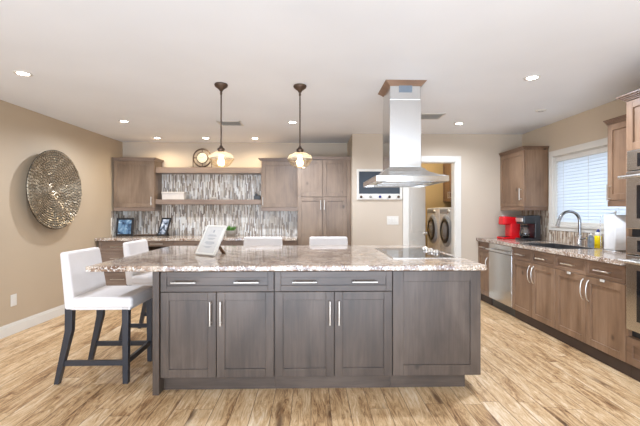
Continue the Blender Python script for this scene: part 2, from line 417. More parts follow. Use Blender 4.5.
# tiled splashbacks
struct(MB().box((XW(YB), YB - 0.01, 0.916), (-0.205, YB, 1.955)).build('trim_3', M['mosx']))
struct(MB().hexa(*[[(XW(6.05), 6.05, z), (XW(6.05) + 0.009, 6.05, z), (XW(6.39) + 0.009, 6.39, z), (XW(6.39), 6.39, z)] for z in (0.916, 1.31)]).build('trim_5', M['mosl']))
b = MB().box((XR - 0.01, 2.972, 0.916), (XR, YR, WZ0 - 0.076)).box((XR - 0.01, WY1 + 0.076, WZ0 - 0.076), (XR, YR, 1.36)).box((XR - 0.01, 2.972, WZ0 - 0.076), (XR, WY0 - 0.076, 1.36))
struct(b.build('trim_4', M['mosy']))

# ------------------------------------------------------------------ cabinet tools
class Face:
    """front of a cabinet that looks towards -Y ('Y': u is X) or -X ('X': u is Y); d runs into the cabinet"""
    def __init__(s, axis, p): s.ax = axis; s.p = p
    def P(s, u, d, z): return (u, s.p + d, z) if s.ax == 'Y' else (s.p + d, u, z)
    def box(s, m, u0, u1, d0, d1, z0, z1): return m.box(s.P(u0, d0, z0), s.P(u1, d1, z1))
    def shaker(s, m, u0, u1, z0, z1, rail=0.058, rec=0.012, t=0.02):
        s.box(m, u0, u0 + rail, 0, t, z0, z1); s.box(m, u1 - rail, u1, 0, t, z0, z1)
        s.box(m, u0 + rail, u1 - rail, 0, t, z0, z0 + rail); s.box(m, u0 + rail, u1 - rail, 0, t, z1 - rail, z1)
        s.box(m, u0 + rail - 0.002, u1 - rail + 0.002, rec, t, z0 + rail - 0.002, z1 - rail + 0.002)
        return m
    def bar(s, m, u0, z0, u1, z1, r=0.006, off=0.032, arc=False):
        if arc: r, off = 0.0048, 0.028
        a, c = (u0, z0), (u1, z1); L = math.hypot(u1 - u0, z1 - z0); k = 0.0 if arc else 0.018 / L
        if arc:
            pts = []
            for i in range(13):
                q = i / 12; pts.append(s.P(u0 + (u1 - u0) * q, -off * math.sin(PI * q) ** 0.6 if 0 < i < 12 else 0.002, z0 + (z1 - z0) * q))
            m.tube(pts, r)
        else:
            m.tube([s.P(u0, -off, z0), s.P(u1, -off, z1)], r)
            for q in (k, 1 - k):
                u = u0 + (u1 - u0) * q; z = z0 + (z1 - z0) * q
                m.tube([s.P(u, -off, z), s.P(u, 0.002, z)], r * 0.8, 8)
        return m
    def crown(s, m, u0, u1, depth, z0, z1, out=0.035, ends=(True, True)):
        """stepped crown moulding over the cabinet top"""
        n = 4
        for i in range(n):
            o = out * ((i + 1) / n) ** 1.3; za = z0 + (z1 - z0) * i / n; zb = z0 + (z1 - z0) * (i + 1) / n
            s.box(m, u0 - (o if ends[0] else 0), u1 + (o if ends[1] else 0), -o, depth, za, zb)
        return m

def add_door(F, par, u0, u1, z0, z1, mat, handle=None, name='door', hmat='nickel', arc=False, rail=0.058, latch=None):
    d = F.shaker(MB(), u0, u1, z0, z1, rail).build(name, M[mat], par, bevel=0.002)
    for h in (handle or []):
        F.bar(MB(), *h, arc=arc).build('handle', M[hmat], d)
    if latch:
        u, z = latch
        F.box(MB(), u - 0.022, u + 0.022, -0.012, 0.0, z - 0.011, z + 0.011).build('child_latch', M['white'], d, bevel=0.004)
    return d

# ------------------------------------------------------------------ the island
F = Face('Y', 2.758); G = 0.002
TK = 0.113; CT = 0.875; IB = 4.0
t = thing('island_cabinet', 'grey-brown island cabinet at the left, framed sign above, two doors under one wide drawer', 'cabinet', (-0.69, 3.3, 0))
F.box(MB(), -1.071, -0.263, 0.021, IB - F.p, TK, CT).build('body', M['iz'], t)
F.box(MB(), -1.071, -0.263, 0.070, IB - F.p - 0.07, 0, TK).build('toe_kick', M['ix'], t)
MB().box((-1.117, 2.738, 0), (-1.072, IB, CT)).build('end_panel', M['iz'], t, bevel=0.002)
add_door(F, t, -1.068, -0.266, 0.726, 0.868, 'ix', [(-0.985, 0.795, -0.812, 0.795), (-0.545, 0.795, -0.37, 0.795)], 'drawer_front', rail=0.042)
add_door(F, t, -1.068, -0.677, TK + G, 0.722, 'iz', [(-0.712, 0.49, -0.712, 0.66)])
add_door(F, t, -0.672, -0.266, TK + G, 0.722, 'iz', [(-0.64, 0.49, -0.64, 0.66)])

t = thing('island_cabinet', 'grey-brown island cabinet in the middle, between two others, two doors under a wide drawer', 'cabinet', (0.16, 3.3, 0))
F.box(MB(), -0.262, 0.586, 0.021, IB - F.p, TK, CT).build('body', M['iz'], t)
F.box(MB(), -0.262, 0.586, 0.070, IB - F.p - 0.07, 0, TK).build('toe_kick', M['ix'], t)
add_door(F, t, -0.258, 0.583, 0.726, 0.868, 'ix', [(-0.13, 0.795, 0.04, 0.795), (0.295, 0.795, 0.475, 0.795)], 'drawer_front', rail=0.042)
add_door(F, t, -0.258, 0.165, TK + G, 0.722, 'iz', [(0.135, 0.49, 0.135, 0.66)])
add_door(F, t, 0.170, 0.583, TK + G, 0.722, 'iz', [(0.20, 0.49, 0.20, 0.66)])

t = thing('island_cabinet', 'grey-brown island cabinet at the right with one plain full-height framed panel under the cooktop', 'cabinet', (0.9, 3.3, 0))
F.box(MB(), 0.587, 1.215, 0.021, IB - F.p, TK, CT).build('body', M['iz'], t)
F.box(MB(), 0.587, 1.14, 0.070, IB - F.p - 0.07, 0, TK).build('toe_kick', M['ix'], t)
add_door(F, t, 0.590, 1.228, TK + G, 0.868, 'iz', name='front_panel', rail=0.075)
MB().box((1.215, 2.78, TK), (1.23, IB, CT)).build('end_panel', M['iz'], t)

tag(MB().box((-1.575, 2.722, CT), (1.257, 4.365, 0.915)).build('island_countertop', M['granite'], bevel=0.008, seg=3),
    'long speckled granite slab on top of the grey-brown island', 'countertop')

# ------------------------------------------------------------------ counter stools (built facing +X, base centre at the origin)
def stool(label):
    t = thing('counter_stool', label, 'stool', group='white counter stools round the island')
    sx0, sx1, hw = -0.18, 0.29, 0.245
    # seat cushion
    m = MB().box((sx0, -hw, 0.565), (sx1, hw, 0.655)); m.build('seat', M['fabric'], t, bevel=0.028, seg=4)
    m = MB().box((sx0 + 0.01, -hw + 0.006, 0.558), (sx1 - 0.012, hw - 0.006, 0.575)); m.build('seat_skirt', M['fabric'], t, bevel=0.006)
    m = MB(); w0, w1 = hw, hw - 0.012
    xs0, xs1 = -0.213, -0.13; xt0, xt1 = -0.258, -0.198; zt = 0.99
    m.hexa([(xs0, -w0, 0.558), (xs1, -w0, 0.558), (xs1, w0, 0.558), (xs0, w0, 0.558)], [(xt0, -w1, zt), (xt1, -w1, zt), (xt1, w1, zt), (xt0, w1, zt)])
    m.build('backrest', M['fabric'], t, bevel=0.022, seg=4)
    for sy in (-1, 1):
        y0 = sy * 0.235; y1 = sy * 0.19
        lo = sorted((sy * 0.238, sy * 0.198)); hi = sorted((sy * 0.238, sy * 0.190))
        MB().hexa([(0.218, lo[0], 0), (0.256, lo[0], 0), (0.256, lo[1], 0), (0.218, lo[1], 0)], [(0.212, hi[0], 0.575), (0.262, hi[0], 0.575), (0.262, hi[1], 0.575), (0.212, hi[1], 0.575)]).build('front_leg', M['legs'], t, bevel=0.003)
        m = MB()
        A = [(-0.293, lo[0], 0), (-0.258, lo[0], 0), (-0.258, lo[1], 0), (-0.293, lo[1], 0)]
        Bm = [(-0.212, hi[0], 0.40), (-0.160, hi[0], 0.40), (-0.160, hi[1], 0.40), (-0.212, hi[1], 0.40)]
        Cm = [(-0.210, hi[0], 0.575), (-0.154, hi[0], 0.575), (-0.154, hi[1], 0.575), (-0.210, hi[1], 0.575)]
        vs = A + Bm + Cm
        fs = [(3, 2, 1, 0), (8, 9, 10, 11)] + [(4 * k + i, 4 * k + (i + 1) % 4, 4 * k + 4 + (i + 1) % 4, 4 * k + 4 + i) for k in (0, 1) for i in range(4)]
        m.add(vs, fs).build('rear_leg', M['legs'], t, bevel=0.003)
        MB().box((-0.262, sy * 0.206, 0.135), (0.222, sy * 0.228, 0.175)).build('side_stretcher', M['legs'], t, bevel=0.002)
    MB().box((0.226, -0.20, 0.14), (0.25, 0.20, 0.18)).build('footrest', M['legs'], t, bevel=0.002)
    return t
proto = stool('white upholstered black-legged counter stool nearest the camera at the left end of the island')
stools = [((-1.635, 3.165, 0), 0.0, None),
          ((-1.63, 4.12, 0), 0.0, 'white counter stool at the left end of the island, farther one, partly behind the slab'),
          ((-0.585, 4.50, 0), -PI / 2, 'white counter stool behind the island, its backrest showing just right of the framed sign'),
          ((0.215, 4.50, 0), -PI / 2, 'white counter stool behind the island, its backrest showing in front of the tall pantry')]
for i, (loc, rz, lab) in enumerate(stools):
    o = proto if i == 0 else copy_tree(proto)
    o.location = loc; o.rotation_euler = (0, 0, rz)
    if lab: o['label'] = lab

# ------------------------------------------------------------------ back-left wall: desk run, uppers, shelves, pantry
F = Face('Y', 5.66); BK = YB - 0.011 - F.p; BW = YB - 0.012 - F.p
def base_unit(label, u0, u1, fronts):
    t = thing('base_cabinet', label, 'cabinet', ((u0 + u1) / 2, 6.1, 0))
    F.box(MB(), max(u0, -3.078), u1, 0.021, BW, 0.1, CT).build('body', M['bz'], t)
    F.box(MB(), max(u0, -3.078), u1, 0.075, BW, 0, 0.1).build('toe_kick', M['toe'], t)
    for kind, a, c, z0, z1, h in fronts:
        add_door(F, t, a, c, z0, z1, 'bx' if kind == 'drawer' else 'bz', h, kind, rail=0.05 if z1 - z0 > 0.3 else 0.035)
    return t
base_unit('brown drawer cabinet against the left wall under the far desk counter', -3.085, -2.47,
          [('drawer', -3.082, -2.475, 0.715, 0.868, [(-2.9, 0.79, -2.7, 0.79)]), ('drawer', -3.082, -2.475, 0.415, 0.71, [(-2.9, 0.62, -2.7, 0.62)]), ('drawer', -3.082, -2.475, 0.105, 0.41, [(-2.9, 0.32, -2.7, 0.32)])])
t = thing('desk_apron', 'brown drawer rail over the open knee space of the far desk counter', 'desk', (-2.23, 6.1, 0.78))
F.box(MB(), -2.469, -2.011, 0.03, BW, 0.79, CT).build('rail', M['bx'], t)
add_door(F, t, -2.465, -2.015, 0.795, 0.868, 'bx', [(-2.33, 0.83, -2.15, 0.83)], 'drawer_front', rail=0.02)
MB().box((-2.469, YB - 0.03, 0), (-2.011, YB, 0.788)).build('back_panel', M['toe'], t)
base_unit('brown base cabinet right of the knee space under the far desk counter', -2.01, -1.15,
          [('drawer', -2.005, -1.155, 0.72, 0.868, [(-1.68, 0.79, -1.48, 0.79)]), ('door', -2.005, -1.582, 0.105, 0.715, [(-1.62, 0.5, -1.62, 0.66)]), ('door', -1.578, -1.155, 0.105, 0.715, [(-1.54, 0.5, -1.54, 0.66)])])
base_unit('brown base cabinet beside the tall pantry under the far desk counter', -1.149, -0.205,
          [('drawer', -1.144, -0.21, 0.72, 0.868, [(-0.78, 0.79, -0.58, 0.79)]), ('door', -1.144, -0.68, 0.105, 0.715, [(-0.72, 0.5, -0.72, 0.66)]), ('door', -0.676, -0.21, 0.105, 0.715, [(-0.64, 0.5, -0.64, 0.66)])])
tag(MB().hexa(*[[(XW(5.62) + 0.002, 5.62, z), (-0.205, 5.62, z), (-0.205, YB - 0.001, z), (XW(YB) + 0.002, YB - 0.001, z)] for z in (CT, 0.915)]).build('desk_countertop', M['granite'], bevel=0.006),
    'speckled granite counter along the far mosaic wall under the shelves', 'countertop')

F = Face('Y', 6.07); BK = YB - 0.0105 - F.p
def upper(label, u0, u1, z0, z1, ends, handle):
    t = thing('wall_cabinet', label, 'cabinet', ((u0 + u1) / 2, 6.2, z0))
    F.box(MB(), u0, u1, 0.021, BK, z0 + 0.055, z1 - 0.035).build('body', M['bz'], t)
    F.box(MB(), u0, u1, 0.004, BK, z0, z0 + 0.054).build('light_rail', M['bx'], t, bevel=0.002)
    F.crown(MB(), u0, u1, BK, z1 - 0.045, z1, 0.04, ends).build('crown', M['bx'], t)
    add_door(F, t, u0 + 0.004, u1 - 0.004, z0 + 0.057, z1 - 0.047, 'bz', handle, rail=0.065)
upper('brown single-door wall cabinet in the far left corner above two black picture frames', -3.078, -2.45, 1.31, 2.14, (False, True), [(-2.485, 1.40, -2.485, 1.53)])
upper('brown single-door wall cabinet between the open shelves and the tall pantry', -0.785, -0.206, 1.31, 2.14, (True, False), [(-0.755, 1.40, -0.755, 1.53)])
tag(MB().box((-2.449, 6.13, 1.912), (-0.786, YB - 0.0105, 2.0)).build('floating_shelf', M['bx'], bevel=0.003),
    'upper long brown wall shelf carrying the round clock', 'shelf', 'brown shelves on the mosaic wall')
tag(MB().box((-2.449, 6.13, 1.415), (-0.786, YB - 0.0105, 1.492)).build('floating_shelf', M['bx'], bevel=0.003),
    'lower long brown wall shelf carrying the white box', 'shelf', 'brown shelves on the mosaic wall')

F = Face('Y', 5.80)
t = thing('pantry_cabinet', 'tall brown four-door pantry beside the wall corner with the chalkboard', 'cabinet', (0.2, 6.1, 0))
F.box(MB(), -0.204, 0.602, 0.021, YB - 0.012 - F.p, 0.1, 2.085).build('body', M['bz'], t)
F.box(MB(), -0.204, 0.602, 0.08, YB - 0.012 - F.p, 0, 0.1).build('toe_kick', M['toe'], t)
F.box(MB(), 0.545, 0.602, 0, 0.02, 0.1, 2.085).build('filler_strip', M['bz'], t, bevel=0.002)
F.crown(MB(), -0.204, 0.602, YB - 0.012 - F.p, 2.085, 2.125, 0.03, (False, False)).build('crown', M['bx'], t)
for u0, u1, hx in ((-0.2, 0.169, 0.145), (0.174, 0.542, 0.20)):
    add_door(F, t, u0, u1, 1.525, 2.08, 'bz', None, rail=0.06)
    add_door(F, t, u0, u1, 0.104, 1.518, 'bz', [(hx, 1.33, hx, 1.47)], rail=0.06)

# things on the shelves and desk
t = thing('mantel_clock', 'round openwork metal clock standing on the upper wall shelf', 'clock', (-1.75, 6.24, 2.0))
cx, cy, cz = -1.75, 6.24, 2.165
MB().box((cx - 0.17, cy - 0.05, 2.0), (cx + 0.17, cy + 0.05, 2.014)).build('base', M['bronze'], t, bevel=0.003)
MB().ring((cx, cy, cz), 0.142, 0.012, 'Y', 36).build('outer_ring', M['bronze'], t)
MB().ring((cx, cy, cz), 0.083, 0.011, 'Y', 32).build('dial_rim', M['bronze'], t)
MB().lathe((cx, cy, cz), [(0, -0.010), (0.08, -0.010), (0.08, 0.012), (0, 0.012)], 32, 'Y', False).build('dial', M['dial'], t)
m = MB()
for k in range(4):
    a = PI / 2 * k
    m.tube([(cx + 0.088 * math.cos(a), cy, cz + 0.088 * math.sin(a)), (cx + 0.14 * math.cos(a), cy, cz + 0.14 * math.sin(a))], 0.007, 8)
for k in range(12):
    a = PI / 6 * k
    m.tube([(cx + 0.056 * math.cos(a), cy - 0.012, cz + 0.056 * math.sin(a)), (cx + 0.070 * math.cos(a), cy - 0.012, cz + 0.070 * math.sin(a))], 0.0025, 6)
m.build('spoke', M['bronze'], t)
m = MB()
m.tube([(cx, cy - 0.014, cz), (cx - 0.045, cy - 0.014, cz + 0.005)], 0.003, 6); m.tube([(cx, cy - 0.014, cz), (cx + 0.03, cy - 0.014, cz + 0.03)], 0.003, 6)
m.build('hands', M['black'], t)
m = MB()
for sx in (-1, 1):
    m.tube([(cx + sx * 0.147, cy, 2.012), (cx + sx * 0.147, cy, 2.17)], 0.007, 8)
m.box((cx - 0.02, cy - 0.012, 2.298), (cx + 0.02, cy + 0.012, 2.318))
m.tube([(cx, cy, 2.012), (cx, cy, 2.03)], 0.02, 10)
m.build('side_posts', M['bronze'], t)

t = thing('storage_box', 'long low white box at the left end of the lower wall shelf', 'box', (-2.2, 6.23, 1.492))
MB().box((-2.365, 6.16, 1.492), (-2.02, 6.32, 1.59)).build('body', M['shutter'], t, bevel=0.006)
MB().box((-2.37, 6.155, 1.588), (-2.015, 6.325, 1.614)).build('lid', M['shutter'], t, bevel=0.005)
tag(MB().lathe((-1.56, 6.2, 1.492), [(0, 0), (0.03, 0), (0.034, 0.008), (0.062, 0.036), (0.06, 0.038), (0.03, 0.012), (0, 0.01)], 24).build('dish', M['shutter']),
    'small white dish near the middle of the lower wall shelf', 'dish')
t = thing('desk_calendar', 'small black stepped ornament at the right end of the lower wall shelf', 'ornament', (-0.86, 6.2, 1.492))
MB().box((-0.915, 6.18, 1.492), (-0.81, 6.23, 1.56)).build('body', M['black'], t, bevel=0.006)
MB().box((-0.895, 6.185, 1.558), (-0.86, 6.225, 1.59)).build('top_block', M['black'], t, bevel=0.006)
t.name = 'shelf_ornament'

def easel_frame(name, label, cat, width, height, thick, loc, rz, lean, rim, mats, rest_len):
    """picture frame leaning back on a strut; local: bottom edge along X, face to -Y"""
    t = thing(name, label, cat)
    R = Matrix.Rotation(-lean, 4, 'X')          # tips the top towards +Y
    def put(m): m.v = [tuple(R @ Vector(v) + Vector((0, 0, thick * math.sin(lean)))) for v in m.v]; return m
    h = width / 2
    m = MB().box((-h, 0, 0), (-h + rim, thick, height)).box((h - rim, 0, 0), (h, thick, height)).box((-h + rim, 0, 0), (h - rim, thick, rim)).box((-h + rim, 0, height - rim), (h - rim, thick, height)).box((-h + rim, thick * 0.5, rim), (h - rim, thick, height - rim))
    put(m).build('frame', M[mats[0]], t, bevel=0.002)
    put(MB().box((-h + rim * 0.98, thick * 0.25, rim * 0.98), (h - rim * 0.98, thick * 0.52, height - rim * 0.98))).build('picture', M[mats[1]], t)
    top = R @ Vector((0, thick, height * 0.62))
    foot = Vector((0, top.y + rest_len, 0.004))
    MB().hexa([(-0.022, foot.y - 0.006, 0.0), (0.022, foot.y - 0.006, 0.0), (0.022, foot.y + 0.006, 0.0), (-0.022, foot.y + 0.006, 0.0)],
              [(-0.018, top.y - 0.004, top.z), (0.018, top.y - 0.004, top.z), (0.018, top.y + 0.004, top.z), (-0.018, top.y + 0.004, top.z)]).build('strut', M[mats[2]], t)
    t.location = loc; t.rotation_euler = (0, 0, rz)
    return t
easel_frame('picture_frame', 'black picture frame with a blue picture in the far left desk corner', 'picture frame', 0.262, 0.285, 0.02, (-2.93, 6.10, 0.916), 0.0, 0.16, 0.030, ('black', 'pic1', 'black'), 0.05)
easel_frame('picture_frame', 'black picture frame with a grey picture standing turned beside the mosaic outlet', 'picture frame', 0.20, 0.30, 0.02, (-2.345, 6.08, 0.916), -0.5, 0.36, 0.026, ('black', 'pic2', 'black'), 0.05)
t = thing('writing_pad', 'flat black pad lying on the desk between the two black picture frames', 'pad', (-2.62, 6.2, 0.915))
MB().box((-2.78, 6.1, 0.915), (-2.47, 6.3, 0.928)).build('cover', M['black'], t, bevel=0.003)
MB().box((-2.775, 6.105, 0.928), (-2.475, 6.295, 0.934)).build('page_block', M['easel'], t)

t = thing('potted_plant', 'small leafy green plant in a grey pot behind the framed white sign', 'plant', (-1.26, 6.08, 0.915))
MB().lathe((-1.26, 6.08, 0.915), [(0, 0), (0.066, 0), (0.085, 0.085), (0.086, 0.09), (0.078, 0.09), (0.075, 0.078), (0, 0.078)], 24).build('pot', M['pot'], t)
m = MB()
for k in range(70):
    a = random.uniform(0, 2 * PI); r = random.uniform(0.005, 0.065); L = random.uniform(0.05, 0.095); o = random.uniform(0.02, 0.055)
    p = Vector((-1.26 + r * math.cos(a), 6.08 + r * math.sin(a), 0.99)); d = Vector((math.cos(a), math.sin(a), 0)); s_ = Vector((-math.sin(a), math.cos(a), 0)) * 0.009
    q = p + d * o * 0.4 + Vector((0, 0, L * 0.6)); e = p + d * o + Vector((0, 0, L))
    m.add([p, q - s_, e, q + s_, q + Vector((0, 0, -0.004))], [(0, 1, 4), (0, 4, 3), (1, 2, 4), (4, 2, 3), (0, 3, 2, 1)])
m.build('foliage', M['green'], t)

def outlet(label, F_, u, z, w=0.075, h=0.118, kind='outlet'):
    t = thing('wall_switch' if kind == 'switch' else 'wall_outlet', label, 'switch' if kind == 'switch' else 'outlet', F_.P(u, 0, z - h / 2))
    F_.box(MB(), u - w / 2, u + w / 2, -0.006, 0, z - h / 2, z + h / 2).build('cover_plate', M['white'], t, bevel=0.002)
    n = 3 if kind == 'switch' else 1
    for k in range(n):
        uc = u + (k - (n - 1) / 2) * 0.046
        if kind == 'switch':
            F_.box(MB(), uc - 0.016, uc + 0.016, -0.011, -0.005, z - 0.033, z + 0.033).build('rocker', M['white'], t, bevel=0.002)
        else:
            for dz in (-0.022, 0.022):
                F_.box(MB(), uc - 0.016, uc + 0.016, -0.009, -0.005, z + dz - 0.015, z + dz + 0.015).build('socket', M['white'], t, bevel=0.003)
    return t
FT = Face('Y', YB - 0.01)
outlet('white outlet on the mosaic wall beside the turned black picture frame', FT, -2.105, 1.165)
outlet('white outlet on the mosaic wall under the cabinet next to the pantry', FT, -0.645, 1.17)
outlet('triple white light switch under the chalkboard', Face('Y', YR), 1.198, 1.17, 0.17, 0.125, 'switch')
# left wall looks towards +X: mirrored face
t = thing('wall_outlet', 'white outlet low on the tan left wall above the baseboard', 'outlet', (XL, 4.17, 0.30)); XO = XW(4.17)
MB().box((XO - 0.001, 4.13, 0.296), (XO + 0.007, 4.207, 0.418)).build('cover_plate', M['white'], t, bevel=0.002)
for dz in (-0.022, 0.022):
    MB().box((XO + 0.006, 4.152, 0.357 + dz - 0.015), (XO + 0.010, 4.185, 0.357 + dz + 0.015)).build('socket', M['white'], t, bevel=0.003)

# ------------------------------------------------------------------ chalkboard on the back-right wall
t = thing('chalkboard', 'white-framed chalkboard with a row of knobs on the back wall behind the range hood', 'chalkboard', (1.0, YR, 1.47))
F = Face('Y', YR - 0.022)
m = MB()
F.box(m, 0.668, 0.70, 0, 0.022, 1.475, 1.92); F.box(m, 1.30, 1.335, 0, 0.022, 1.475, 1.92); F.box(m, 0.70, 1.30, 0, 0.022, 1.885, 1.92); F.box(m, 0.70, 1.30, 0, 0.022, 1.475, 1.56)
m.build('frame', M['white'], t, bevel=0.004)
F.box(MB(), 0.698, 1.302, 0.010, 0.022, 1.558, 1.887).build('slate', M['slate'], t)
for k, (x, mt) in enumerate(((0.73, 'bronze'), (0.868, 'pot'), (1.005, 'blue'), (1.142, 'toe'), (1.275, 'bronze'))):
    MB().lathe((x, YR - 0.022, 1.515), [(0, -0.03), (0.016, -0.026), (0.02, -0.018), (0.008, -0.01), (0.008, 0)], 14, 'Y').build('hook_knob', M[mt], t)

# ------------------------------------------------------------------ right-hand run
F = Face('X', 2.46); RB = XR - 0.012 - F.p
def rbase(label, y0, y1, fronts, sink=False):
    t = thing('base_cabinet', label, 'cabinet', (2.8, (y0 + y1) / 2, 0))
    m = MB()
    if sink:                                             # open top for the basin
        F.box(m, y0, y0 + 0.018, 0.021, RB, 0.113, CT); F.box(m, y1 - 0.018, y1, 0.021, RB, 0.113, CT); F.box(m, y0 + 0.018, y1 - 0.018, 0.021, 0.04, 0.113, CT)
        F.box(m, y0 + 0.018, y1 - 0.018, RB - 0.01, RB, 0.113, CT); F.box(m, y0 + 0.018, y1 - 0.018, 0.04, RB - 0.01, 0.113, 0.131)
    else: F.box(m, y0, y1, 0.021, RB, 0.113, CT)
    m.build('body', M['rz'], t)
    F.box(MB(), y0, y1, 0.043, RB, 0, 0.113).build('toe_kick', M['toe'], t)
    for kind, a, c, z0, z1, h, lt in fronts:
        add_door(F, t, a, c, z0, z1, 'ry' if kind == 'drawer' else 'rz', h, kind, hmat='nickel', arc=(kind == 'door'), rail=0.058 if kind == 'door' else 0.03, latch=lt)
    return t
rbase('narrow brown base cabinet in the far corner beyond the dishwasher', 5.275, YR - 0.001,
      [('drawer', 5.279, 5.61, 0.726, 0.868, [(5.37, 0.795, 5.50, 0.795)], None), ('door', 5.279, 5.61, 0.116, 0.722, [(5.315, 0.5, 5.315, 0.66)], None)])
def pair(y0, y1, ym, latches):
    return [('drawer', y0 + 0.003, ym - 0.002, 0.726, 0.868, [((y0 + ym) / 2 - 0.085, 0.795, (y0 + ym) / 2 + 0.085, 0.795)], None),
            ('drawer', ym + 0.002, y1 - 0.003, 0.726, 0.868, [((y1 + ym) / 2 - 0.085, 0.795, (y1 + ym) / 2 + 0.085, 0.795)], None),
            ('door', y0 + 0.003, ym - 0.002, 0.116, 0.722, [(ym - 0.035, 0.50, ym - 0.035, 0.69)], latches[0]),
            ('door', ym + 0.002, y1 - 0.003, 0.116, 0.722, [(ym + 0.035, 0.50, ym + 0.035, 0.69)], latches[1])]
rbase('brown two-door base cabinet right beside the dishwasher', 3.829, 4.66, pair(3.829, 4.66, 4.24, (None, None)), True)
rbase('brown two-door base cabinet between the oven tower and the next two-door cabinet', 2.955, 3.828, pair(2.955, 3.828, 3.391, ((3.19, 0.715), (3.61, 0.715))))

t = thing('dishwasher', 'stainless steel dishwasher under the counter by the coffee makers', 'dishwasher', (2.8, 4.97, 0))
F.box(MB(), 4.664, 5.271, 0.03, RB, 0.113, CT - 0.005).build('body', M['black'], t)
F.box(MB(), 4.668, 5.267, 0.0, 0.03, 0.118, 0.755).build('door', M['steelx'], t, bevel=0.004)
F.box(MB(), 4.668, 5.267, 0.004, 0.03, 0.758, 0.868).build('control_panel', M['steelx'], t, bevel=0.004)
F.bar(MB(), 4.69, 0.79, 5.245, 0.79, 0.011, 0.05).build('handle', M['steel'], t)
F.box(MB(), 4.664, 5.271, 0.05, RB, 0, 0.113).build('kick_plate', M['black'], t)

# counter with the sink cut out
SX0, SX1, SY0, SY1 = 2.53, 2.95, 3.88, 4.60
m = MB(); cx0, cx1, cy0, cy1 = 2.43, XR - 0.0, 2.955, YR - 0.0
m.box((cx0, cy0, CT), (SX0, cy1, 0.915)).box((SX1, cy0, CT), (cx1, cy1, 0.915)).box((SX0, cy0, CT), (SX1, SY0, 0.915)).box((SX0, SY1, CT), (SX1, cy1, 0.915))
tag(m.build('sink_countertop', M['granite'], bevel=0.003), 'speckled granite counter along the right wall with the sink in it', 'countertop')
m = MB(); e = 0.001; w_ = 0.006; zt = 0.9155
m.box((SX0 + e, SY0 + e, 0.70), (SX1 - e, SY1 - e, 0.706))
m.box((SX0 + e, SY0 + e, 0.706), (SX0 + w_, SY1 - e, zt)).box((SX1 - w_, SY0 + e, 0.706), (SX1 - e, SY1 - e, zt))
m.box((SX0 + w_, SY0 + e, 0.706), (SX1 - w_, SY0 + w_, zt)).box((SX0 + w_, SY1 - w_, 0.706), (SX1 - w_, SY1 - e, zt))
t = thing('kitchen_sink', 'dark sink basin under the window', 'sink', (2.75, 4.25, 0.70))
m.build('basin', M['sinkstone'], t)
MB().lathe((2.75, 4.25, 0.706), [(0.045, 0), (0.045, 0.003), (0.03, 0.003), (0.028, 0.0), (0, 0.0)], 20).build('drain', M['chrome'], t)

t = thing('kitchen_faucet', 'tall gooseneck faucet behind the sink below the window', 'faucet', (3.0, 4.23, 0.915))
fx, fy = 3.0, 4.23
MB().lathe((fx, fy, 0.915), [(0, 0), (0.03, 0), (0.03, 0.012), (0.024, 0.02), (0.023, 0.11), (0.019, 0.125), (0, 0.125)], 20).build('base', M['chrome'], t)
pts = [(fx, fy, 1.03), (fx, fy, 1.17)]
for i in range(1, 15):
    a = PI * i / 16; pts.append((fx - 0.115 + 0.115 * math.cos(a), fy, 1.185 + 0.115 * math.sin(a)))
pts += [(fx - 0.235, fy, 1.19)]
MB().tube(pts, 0.0165, 12).build('spout', M['faucet'], t)
MB().tube([(fx - 0.232, fy, 1.20), (fx - 0.255, fy, 1.13)], [0.017, 0.022], 12).build('spray_head', M['chrome'], t)
MB().tube([(fx, fy - 0.015, 0.995), (fx, fy - 0.05, 0.998), (fx - 0.01, fy - 0.12, 1.012)], [0.013, 0.011, 0.008], 10).build('lever', M['chrome'], t)

# soap bottles
def bottle(label, x, y, r, h, mats):
    t = thing('soap_bottle', label, 'bottle', (x, y, 0.915))
    MB().lathe((x, y, 0.915), [(0, 0), (r, 0), (r, h * 0.62), (r * 0.97, h * 0.66), (0, h * 0.66)], 20).build('body', M[mats[0]], t)
    MB().lathe((x, y, 0.915), [(0, h * 0.66), (r * 0.97, h * 0.66), (r * 0.9, h * 0.76), (r * 0.5, h * 0.83), (0.016, h * 0.85), (0, h * 0.85)], 20).build('shoulder', M[mats[1]], t)
    MB().lathe((x, y, 0.915), [(0, h * 0.85), (0.018, h * 0.85), (0.018, h * 0.91), (0.009, h * 0.93), (0.007, h), (0, h)], 16).build('cap', M[mats[2]], t)
bottle('yellow soap bottle with a white shoulder and blue cap beside the paper towel roll', 3.02, 3.98, 0.034, 0.20, ('yellow', 'white', 'blue'))
bottle('pale clear soap bottle left of the yellow bottle behind the sink', 3.03, 4.10, 0.028, 0.15, ('paleblue', 'paleblue', 'white'))

# paper towel
t = thing('paper_towel_holder', 'white paper towel roll on an upright holder beside the oven tower', 'paper towel', (2.93, 3.64, 0.915))
px, py = 2.93, 3.64
MB().lathe((px, py, 0.915), [(0, 0), (0.092, 0), (0.092, 0.01), (0.085, 0.014), (0, 0.014)], 28).build('base', M['steel'], t)
MB().lathe((px, py, 0.915), [(0, 0.02), (0.088, 0.02), (0.09, 0.024), (0.09, 0.348), (0.088, 0.352), (0.024, 0.352), (0.022, 0.30), (0, 0.30)], 32).build('roll', M['paper'], t)
MB().tube([(px, py, 1.2), (px, py, 1.29)], 0.006, 10).lathe((px, py, 1.29), [(0, -0.004), (0.012, 0), (0.012, 0.012), (0, 0.018)], 12).build('rod', M['steel'], t)
m = MB(); n = 10; vs = []
for i in range(n + 1):
    a = -2.3 + 0.9 * i / n; r = 0.0905 + 0.002 + 0.05 * (i / n) ** 2
    for z in (0.938, 1.262): vs.append((px + r * math.cos(a), py + r * math.sin(a), z))
m.add(vs, [(2 * i, 2 * i + 2, 2 * i + 3, 2 * i + 1) for i in range(n)], True)
